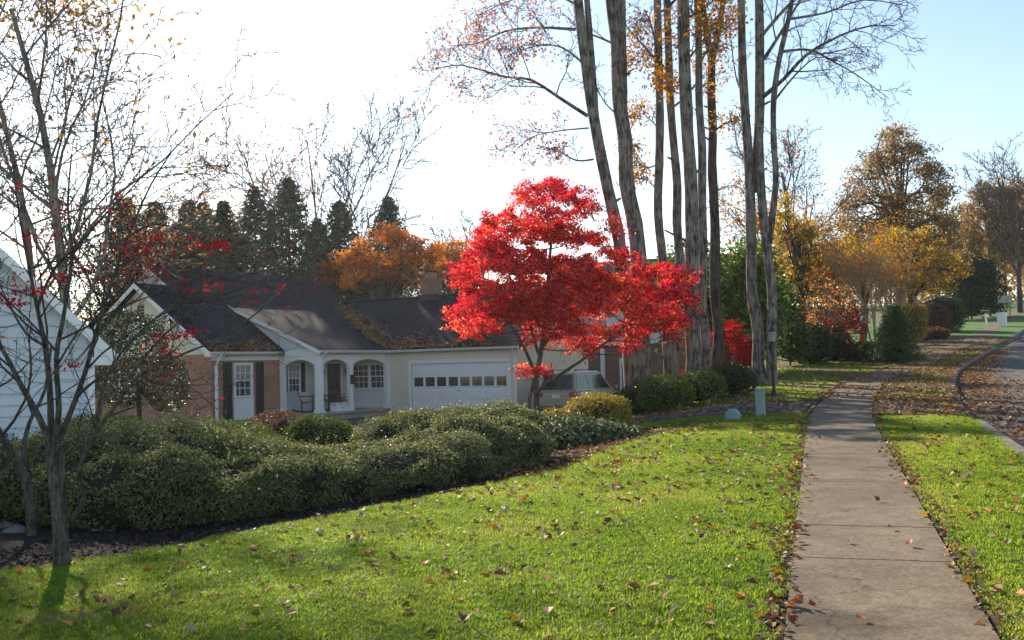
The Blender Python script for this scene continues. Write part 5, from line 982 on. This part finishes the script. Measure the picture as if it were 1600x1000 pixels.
for (px, py, rx, rz, n) in PADR:
    Yp = DY + mr.uniform(-.5, .6); c = at(px, py, Yp); q = mr.normal(size=(n, 3)) * np.array([rx, rx, rz]) * Yp / F * .55; PL.append(q + np.array(c)); NL.append(unit(mr.normal(size=(n, 3)) + np.array([0, 0, .3])))
    for j in range(4): e = c + Vector((mr.normal() * rx, mr.normal() * rx, mr.normal() * rz)) * (Yp / F * .6); near = min((bp[0][-1] for bp in T.br[:400]), key=lambda w: (w - e).length); T.path([near, near.lerp(e, .5) + Vector((0, 0, -.02)), e], .004, .0025, 3, 3)
PL = np.concatenate(PL); NL = np.concatenate(NL)
make_tree('dogwood_tree', b, 'nearly bare multi stemmed dogwood with few red leaves at the bed edge', T, M['barkfg'], L['redfg'], 2, .025, .034, .05, None, extra=(PL, NL, .038 * (.6 + .7 * mr.random(len(PL)))), seed=6)
b2 = gnd(50, 10.6); T = Tree(302); P, R = T.path([Vector((b2.x, b2.y, b2.z - .08)), at(45, 770, 10.5), at(26, 720, 10.4), at(8, 690, 10.3), at(-20, 640, 10.2), at(-60, 560, 10)], .06, .02, 8); T.kids(P, R, 3, 1, PD, .5, 6, .5); P, R = T.path([at(40, 765, 10.5), at(36, 710, 10.7), at(46, 660, 10.9), at(70, 610, 11.1), at(80, 540, 11.3)], .035, .012, 7); T.kids(P, R, 2, 1, PD, .5, 6, .5)
make_tree('dogwood_tree', b2, 'second thin dark stem leaning out behind the dogwood', T, M['barkfg'], L['redfg'], 1, .03, .045, .03, None, seed=7)
# clipped holly in front of the brick gable
p = gnd(212, 29.5); T = Tree(303); T.path([p + Vector((0, 0, -.1)), p + Vector((.1, 0, .8)), p + Vector((0, .1, 1.8))], .10, .06, 8); hr = np.random.default_rng(12); root = None
E_ = [(p.x + x, p.y + y, p.z + z, r_, r_, r_ * .8) for x, y, z, r_ in ((0, 0, 2.3, 1.0), (.7, .1, 1.9, .75), (-.7, 0, 2.1, .8), (.2, -.3, 3.0, .8), (-.4, .2, 3.3, .7), (.9, .2, 1.3, .55), (-.2, -.4, 1.7, .8), (-1.1, .1, 2.9, .6))]
P, nn = ell_leaves(E_, 420, hr, .12); make_tree('holly_tree', p, 'dark clipped holly tree before the brick gable window', T, M['barkfg'], L['holly'], extra=(P, unit(nn + hr.normal(size=P.shape) * .8), .075 * (.6 + .8 * hr.random(len(P)))), seed=9)

# ------------------------------------------------------------------ trees behind
def params(n, lr, ang, up=.05, wob=.12, f0=.35, flat=None, rr=.55, rmin=.02):
    d = dict(seg=[8, 6, 5, 4, 3], wob=[.04, wob, wob * 1.3, wob * 1.5, wob * 1.6], up=[.02, up, up * .8, up * .5, .0], n=n, f0=[f0, .2, .2, .15], ang=ang, lr=lr, rr=[rr, .5, .5, .5], sides=[9, 6, 4, 3, 3], rmin=rmin)
    if flat is not None: d['flat'] = flat
    return d
P_VASE = params([10, 7, 6, 4], [1.05, .5, .5, .45], [34, 34, 36, 38], .05, .09, .35, rmin=.03)
P_ROUND = params([10, 6, 4, 3], [.85, .55, .5, .5], [55, 45, 42, 40], .06, .12, .3)
P_TALL = params([13, 6, 5, 4], [.6, .5, .5, .45], [48, 42, 40, 40], .07, .12, .25, rr=.42)
def tree_at(name, px, Y, H, label, Pm, bark, leaf, seed, per=10, spread=.35, size=.22, keep=1.0, tf=.5, lean=(0, 0), group=None, mask=None, r=None, dz=0):
    b = gnd(px, Y); b.z += dz; T = Tree(seed); T.grow(b + Vector((0, 0, -.2)), (lean[0], lean[1], 1), H * tf, r or H * .017, 0, Pm)
    f = H / (max(max(p.z for p in q[0]) for q in T.br) - b.z); T.br = [([b + (p - b) * f for p in pts], rad, sd_) for pts, rad, sd_ in T.br]; T.tips = [(b + (p - b) * f, d) for p, d in T.tips]
    return make_tree(name, b, label, T, M[bark], leaf, per, spread, size, keep, mask, group=group, seed=seed)
def clump_tree(name, px, Y, label, crowns, bark, leaf, seed, ncl=90, nl=130, cs=.8, size=.2, group=None, r=.22, low=.25):
    b = gnd(px, Y); T = Tree(seed); g_ = np.random.default_rng(seed); PL, NL, SL = [], [], []; nodes = []; k = Y / F
    c0 = at(crowns[0][0], crowns[0][1], Y); R0 = crowns[0][3] * k; tp, tr_ = T.path([b + Vector((0, 0, -.2)), b.lerp(c0, .35) + Vector((g_.normal() * .1, 0, 0)), b.lerp(c0, .7) + Vector((g_.normal() * .2, 0, 0)), c0 + Vector((0, 0, R0 * .2)), c0 + Vector((g_.normal() * .2, 0, R0 * .75))], r, .03, 9, 4); nodes += tp[5:]
    tot = sum(q[2] * q[3] for q in crowns)
    for (cx, cy, rx, ry) in crowns:
        c = at(cx, cy, Y); R = np.array([rx * k, rx * k * .85, ry * k])
        for j in range(9):
            d = unit(g_.normal(size=3)); d[2] = abs(d[2]) * .8 - .15; e = Vector(np.array(c) + d * R * .72); st_n = tp[min(len(tp) - 2, 5 + g_.integers(0, 6))]; lp_, _ = T.path([st_n, st_n.lerp(e, .5) + Vector((0, 0, .12 * R[2])), e], r * .38, .025, 6, 5); nodes += lp_[2:]
        for j in range(int(ncl * rx * ry / tot)):
            d = unit(g_.normal(size=3)) * g_.uniform(.35, 1.0) ** .5
            if d[2] < -.55: continue
            p = np.array(c) + d * R; pv_ = Vector(p); nn = min(nodes, key=lambda w: (w - pv_).length + (.8 if w.z > pv_.z else 0)); bp, _ = T.path([nn, nn.lerp(pv_, .55) + Vector((0, 0, .08)), pv_], .035, .012, 4, 3); cr = cs * g_.uniform(.55, 1.35); m = int(nl * cr * cr / cs / cs)
            for q in range(6): e = pv_ + Vector(tuple(g_.normal(size=3) * cr * .6)); T.path([bp[-2], bp[-2].lerp(e, .5) + Vector((0, 0, .04)), e], .016, .009, 3, 2)
            q = unit(g_.normal(size=(m, 3))) * (g_.random((m, 1)) ** .5) * cr * np.array([1, 1, .62]); PL.append(q + p); NL.append(unit(g_.normal(size=(m, 3)) + np.array([0, 0, .5]))); SL.append(size * (.5 + .9 * g_.random(m)))
    return make_tree(name, b, label, T, M[bark], leaf, extra=(np.concatenate(PL), np.concatenate(NL), np.concatenate(SL)), group=group, seed=seed)
# left: large trees in the glare
tree_at('shade_tree', 118, 33, 20.5, 'big grey tree with a thick trunk behind the grey gable', P_TALL, 'barkhaze', L['brown'], 401, 9, .5, .24, .9, .72, mask=lambda P: (P[:, 2] > 15.6) | (RNG.random(len(P)) < .012), group='large trees behind the grey gable', r=.21)  # extra height and leafy top out of view, added to shade the lawn
tree_at('shade_tree', 62, 36, 20, 'big tree with tan leaves next to the thickest trunk over the grey gable', P_TALL, 'barkhaze', L['brown'], 402, 8, .5, .24, .9, .66, mask=lambda P: (P[:, 2] > 16.2) | (RNG.random(len(P)) < .02), group='large trees behind the grey gable', r=.17)  # unseen top leafed out likewise to cast shade on the lawn
tree_at('shade_tree', 10, 31, 14, 'bare tree at the edge of the view over the grey gable', P_TALL, 'barkhaze', None, 403, tf=.66, group='large trees behind the grey gable', r=.13)
tree_at('shade_tree', 185, 44, 12, 'slim bare tree beside the conifers', P_VASE, 'barkfar', L['brown'], 404, 2, .3, .16, .15, .42, group='large trees behind the grey gable')
tree_at('bare_tree', 498, 66, 21, 'tall vase shaped bare tree rising behind the conifers, pinkish leaves to one side', P_VASE, 'barkfar', L['pink'], 405, 3, .4, .20, .33, .44, mask=lambda P: (P[:, 0] / P[:, 1] < -.19), r=.3)
tree_at('bare_tree', 585, 74, 15, 'smaller bare tree behind the conifers next to the vase shaped tree', P_VASE, 'barkfar', None, 406, tf=.42)
tree_at('tan_tree', 335, 72, 15.5, 'rounded tan leaved tree above the conifers', P_ROUND, 'barkfar', L['brown'], 407, 7, .5, .24, .8, .46)
tree_at('bare_tree', 750, 78, 14.5, 'faint bare tree beyond the garage roof', P_VASE, 'barkfar', None, 408, tf=.42)
tree_at('bare_tree', 690, 84, 10, 'small bare tree between the orange trees', P_ROUND, 'barkfar', L['brown'], 409, 5, .4, .2, .5, .45)
# orange trees behind the garage roof

OG_ = 'orange trees behind the roof'
clump_tree('orange_tree', 605, 55, 'broad orange leaved tree behind the chimney', [(608, 405, 70, 52), (575, 425, 55, 40), (650, 420, 45, 45)], 'barkfar', L['orange'], 411, 150, 85, .62, .17, OG_)
clump_tree('orange_tree', 705, 60, 'duller orange tree between the chimney and the red maple', [(700, 415, 45, 45)], 'barkfar', L['orange'], 412, 70, 85, .62, .18, OG_)
clump_tree('orange_tree', 532, 61, 'low orange tree next to the dark conifers', [(530, 438, 36, 32)], 'barkfar', L['orange'], 413, 46, 130, .6, .18, OG_)
clump_tree('gold_tree', 1250, 47, 'open yellow and orange tree beside the lamp post trunks', [(1250, 400, 42, 60), (1275, 440, 40, 40), (1232, 350, 22, 45)], 'barkdark', L['yellow'], 423, 85, 70, .5, .15, None, .12)
clump_tree('yellow_tree', 1425, 56, 'bright yellow tree behind the clipped green cone', [(1425, 410, 58, 58), (1460, 430, 45, 45)], 'barkdark', L['yellow'], 428, 90, 90, .6, .17)
clump_tree('yellow_tree', 1348, 54, 'dull yellow tree behind the pale stemmed myrtle', [(1345, 410, 48, 55)], 'barkdark', L['yellow'], 433, 55, 70, .55, .16)
clump_tree('oak_tree', 1408, 66, 'tall rounded russet oak, highest crown beside the road', [(1405, 305, 88, 92), (1440, 350, 68, 70), (1355, 345, 55, 70), (1400, 240, 50, 42), (1465, 400, 42, 48), (1335, 405, 36, 42)], 'barkdark', L['brown'], 429, 310, 85, .85, .20, None, .32)
clump_tree('oak_tree', 1550, 92, 'broad brown oak far up the road', [(1548, 350, 46, 60), (1585, 345, 48, 62), (1560, 400, 50, 40)], 'barkfar', L['brown'], 430, 210, 120, 1.05, .26, None, .3)
clump_tree('oak_tree', 1500, 84, 'lower brown tree between the two oaks', [(1500, 385, 38, 48)], 'barkfar', L['brown'], 434, 50, 80, .9, .26)
def conifer(name, loc, H, R, label, seed, group=None, leaf='conifer', nb=150, per=26, size=.34, droop=-.10, pw=.8):
    r = np.random.default_rng(seed); T = Tree(seed); T.path([(0, 0, -.2), (0, 0, H * .5), (0, 0, H)], H * .014, .02, 7); PL = []; NL = []
    for k in range(nb):
        f = .06 + .94 * (k / nb) ** .9; z = H * f; ln = R * (1 - f) ** pw * r.uniform(.7, 1.15) + .15; a = k * 2.399 + r.normal() * .3; d = np.array([math.cos(a), math.sin(a), droop + .25 * f]); tip = np.array([0, 0, z]) + d * ln
        T.path([(0, 0, z), tuple(np.array([0, 0, z]) + d * ln * .5 + np.array([0, 0, -.05 * ln])), tuple(tip)], .03 * (1.2 - f), .008, 3, 2)
        m = int(per * (.4 + ln / R)); u = r.random(m) ** .6; q = np.array([0, 0, z]) + d * (u * ln)[:, None] + r.normal(size=(m, 3)) * np.array([.16, .16, .10]) * (ln * .55 + .2)[..., None] if False else np.array([0, 0, z]) + d * (u * ln)[:, None] + r.normal(size=(m, 3)) * np.array([.2, .2, .11]) * (ln * .4 + .25)
        PL.append(q); NL.append(unit(r.normal(size=(m, 3)) * .6 + np.array([d[0] * .4, d[1] * .4, .7])))
    PL = np.concatenate(PL); NL = np.concatenate(NL); root = empty(name, (0, 0, 0), 0, label, 'tree', group); t = bpy.data.objects.new('trunk', T.mesh('trunk', M['barkdark'])); link(t, root)
    v, q = leaf_arrays(PL, NL, size * (.6 + .8 * r.random(len(PL))), r, .38, .1); np_obj('crown', v, q, L[leaf], root, r.random(len(q))); root.location = loc; return root
CG = 'row of dark conifers behind the house'
c1 = conifer('conifer', gnd(455, 60), 13.8, 5.6, 'tallest dark conifer of the row behind the house', 501, CG, nb=260, per=74, size=.27, pw=.85); c2 = conifer('conifer', gnd(352, 62), 12.8, 5.2, 'dark conifer above the middle of the main roof', 502, CG, nb=250, per=72, size=.27, pw=.85)
for (src, px, Y, sc, rz, lb) in [(c2, 245, 60, .98, 1.0, 'dark conifer next to the slim bare tree'), (c1, 298, 63, .95, 2.0, 'second dark conifer from the slim bare tree'), (c1, 402, 64, 1.02, 3.1, 'narrow dark conifer beside the tallest one'), (c2, 535, 63, 1.0, 4.2, 'dark conifer over the low orange tree'), (c1, 612, 66, .98, 5.0, 'blue green conifer at the end of the row above the orange tree'), (c2, 500, 66, .95, 2.6, 'conifer half hidden behind the tallest one'), (c1, 320, 68, 1.0, .6, 'conifer set back behind the middle of the row'), (c2, 725, 70, .78, .9, 'lone conifer tip behind the red maple'), (c1, 200, 58, .9, 1.9, 'dark conifer behind the holly tree')]:
    copy_tree(src, gnd(px, Y), rz, sc, lb, CG)

# behind the trunks and to the right
tree_at('magnolia_tree', 1140, 38, 5.2, 'glossy green magnolia behind the driveway trunks', P_ROUND, 'barkdark', L['magnolia'], 421, 20, .30, .17, 1, .42)
tree_at('low_maple', 1138, 34.5, 2.1, 'low deep red maple between the trunks', params([9, 5, 4, 3], [.95, .55, .5, .5], [66, 48, 45, 40], .02, .14, .2, .5), 'barkfg', L['redfg'], 422, 7, .10, .08, 1, .5)
tree_at('gold_tree', 1222, 52, 8.0, 'thin golden tree half hidden behind the bare poplar', P_TALL, 'barkdark', L['gold'], 431, 3, .3, .16, .6, .6)
tree_at('pink_tree', 1262, 62, 14.0, 'tall sparse tree with pale pink leaf tips', P_TALL, 'barkfar', L['pink'], 424, 3, .3, .16, .12, .62)
tree_at('red_tree', 1278, 42.5, 4.0, 'small bent tree with red and orange leaves', P_ROUND, 'barkfg', L['orange'], 425, 2, .16, .09, .35, .5, (.22, 0)); tree_at('red_tree', 1312, 44.0, 2.6, 'low red leaved tree beside the pale stemmed myrtle', P_ROUND, 'barkfg', L['redfg'], 426, 3, .14, .10, .6, .5, (.1, 0))
b = gnd(1375, 44.5); T = Tree(427); PM = params([6, 5, 4, 3], [.5, .5, .5, .5], [26, 28, 30, 32], .09, .08, .35, None, .5, .008)
for k in range(11):
    a = k * .571 + .2; T.grow(b + Vector((math.cos(a) * .28, math.sin(a) * .28, -.1)), (math.cos(a) * .30, math.sin(a) * .30, 1), 3.9 + (k % 3) * .5, .05, 0, PM)
make_tree('crape_myrtle', b, 'pale many stemmed crape myrtle with fine golden twigs', T, M['barkpale'], L['gold'], 2, .2, .10, .4, lambda P: P[:, 2] > 4.0, seed=27)
tree_at('bare_tree', 1600, 84, 15, 'bare tree at the roadside up the hill', P_VASE, 'barkfar', None, 432, tf=.45); tree_at('oak_tree', 1625, 110, 15, 'pale brown oak at the top of the road', P_ROUND, 'barkfar', L['brown'], 435, 6, .8, .32, .6, .5)
# evergreen shrubs and the clipped cone
p = gnd(1236, 41); conifer('arborvitae', p, 3.0, 1.05, 'light green upright arborvitae beside the lamp post trees', 511, None, 'cone', 150, 30, .15, .25, .6)
p = gnd(1401, 39); conifer('dwarf_spruce', p, 2.3, 1.05, 'dense dark green clipped cone spruce by the walk', 512, None, 'cone', 200, 46, .11, .05, .95)
for k, (px, Y, r, h, lb, lf) in enumerate([(1272, 42, .8, 1.7, 'dark evergreen shrub beside the arborvitae', 'holly'), (1305, 43.5, .75, 1.5, 'dark evergreen shrub under the red leaved tree', 'holly'), (1340, 43, .5, .8, 'small shrub left of the clipped cone', 'holly'), (1362, 41.5, .5, .85, 'little shrub touching the clipped cone', 'box'), (1422, 56, 1.0, 2.3, 'yellow bush right behind the clipped cone', 'gbush'), (1452, 60, 1.3, 2.0, 'grey brown bush above the boulder', 'dull'), (1478, 64, 1.3, 2.3, 'dark rounded bush on the far lawn', 'holly'), (1430, 60, 1.0, 1.0, 'low bush beside the boulder', 'holly'), (1462, 57, .8, .7, 'low bronze plant at the far lawn edge', 'dull')]):
    bush(px, Y, r, h, lb, L[lf], 260, .12, 600 + k, 8, core=.8)
for k, (px, Y, H) in enumerate([(1505, 76, 4.6), (1523, 77, 4.9), (1541, 78, 4.7), (1553, 80, 4.4)]):
    o = conifer('evergreen', gnd(px, Y), H, 1.5, 'dark dense evergreen %s of the far screen' % ('at the near end', 'second from the near end', 'third from the near end', 'at the far end')[k], 520 + k, 'evergreen screen beyond the far lawn', 'conifer', 110, 22, .32, .2, .55)
# a distant wood that closes the view
r = np.random.default_rng(31); T = Tree(440); PF = params([8, 5, 4], [.8, .55, .5], [48, 42, 40], .06, .12, .3, None, .55, .03); PF['seg'] = [6, 5, 4, 3]; pts = []
for k in range(44):
    px = -80 + k * 40 + r.normal() * 14; Y = r.uniform(105, 150); bq = gnd(px, Y); T.grow(bq + Vector((0, 0, -.3)), (r.normal() * .05, 0, 1), r.uniform(4.2, 6.5), .22, 0, PF)
w = bpy.data.objects.new('distant_wood', T.mesh('distant_wood', M['barkfar'])); link(w); tag(w, 'hazy brown wood along the horizon behind the houses', 'wood', None, 'stuff')
P, nr, sz = T.tip_leaves(5, .8, .42, r, .8)
ug = []
for k in range(150):
    px = -60 + k * 11.5 + r.normal() * 5; Y = r.uniform(100, 145); bq = gnd(px, Y); ug.append(np.array(bq) + r.normal(size=(130, 3)) * np.array([1.6, 1.2, 1.3]) + np.array([0, 0, r.uniform(.8, 2.6)]))
ug = np.concatenate(ug); P = np.concatenate([P, ug]); nr = np.concatenate([nr, unit(r.normal(size=ug.shape))]); sz = np.concatenate([sz, .5 * (.6 + .8 * r.random(len(ug)))]); v, q = leaf_arrays(P, nr, sz, r); np_obj('foliage', v, q, L['brown'], w, r.random(len(q)))

# ------------------------------------------------------------------ thin haze volume: slight distance fade, and added to imitate the sun's veiling glare
hm = bpy.data.materials.new('thin glare haze'); hm.use_nodes = True; hn = hm.node_tree; hn.nodes.remove(hn.nodes['Principled BSDF'])
pv = hn.nodes.new('ShaderNodeVolumePrincipled'); pv.inputs['Color'].default_value = (.90, .95, 1.0, 1); pv.inputs['Density'].default_value = .00024; pv.inputs['Anisotropy'].default_value = .55
hn.links.new(pv.outputs[0], hn.nodes['Material Output'].inputs['Volume'])
tag(MB().box(-480, 480, -40, 960, -4, 34).build('haze', hm), 'thin pale haze added for distance fade and sun glare', 'haze', None, 'stuff')
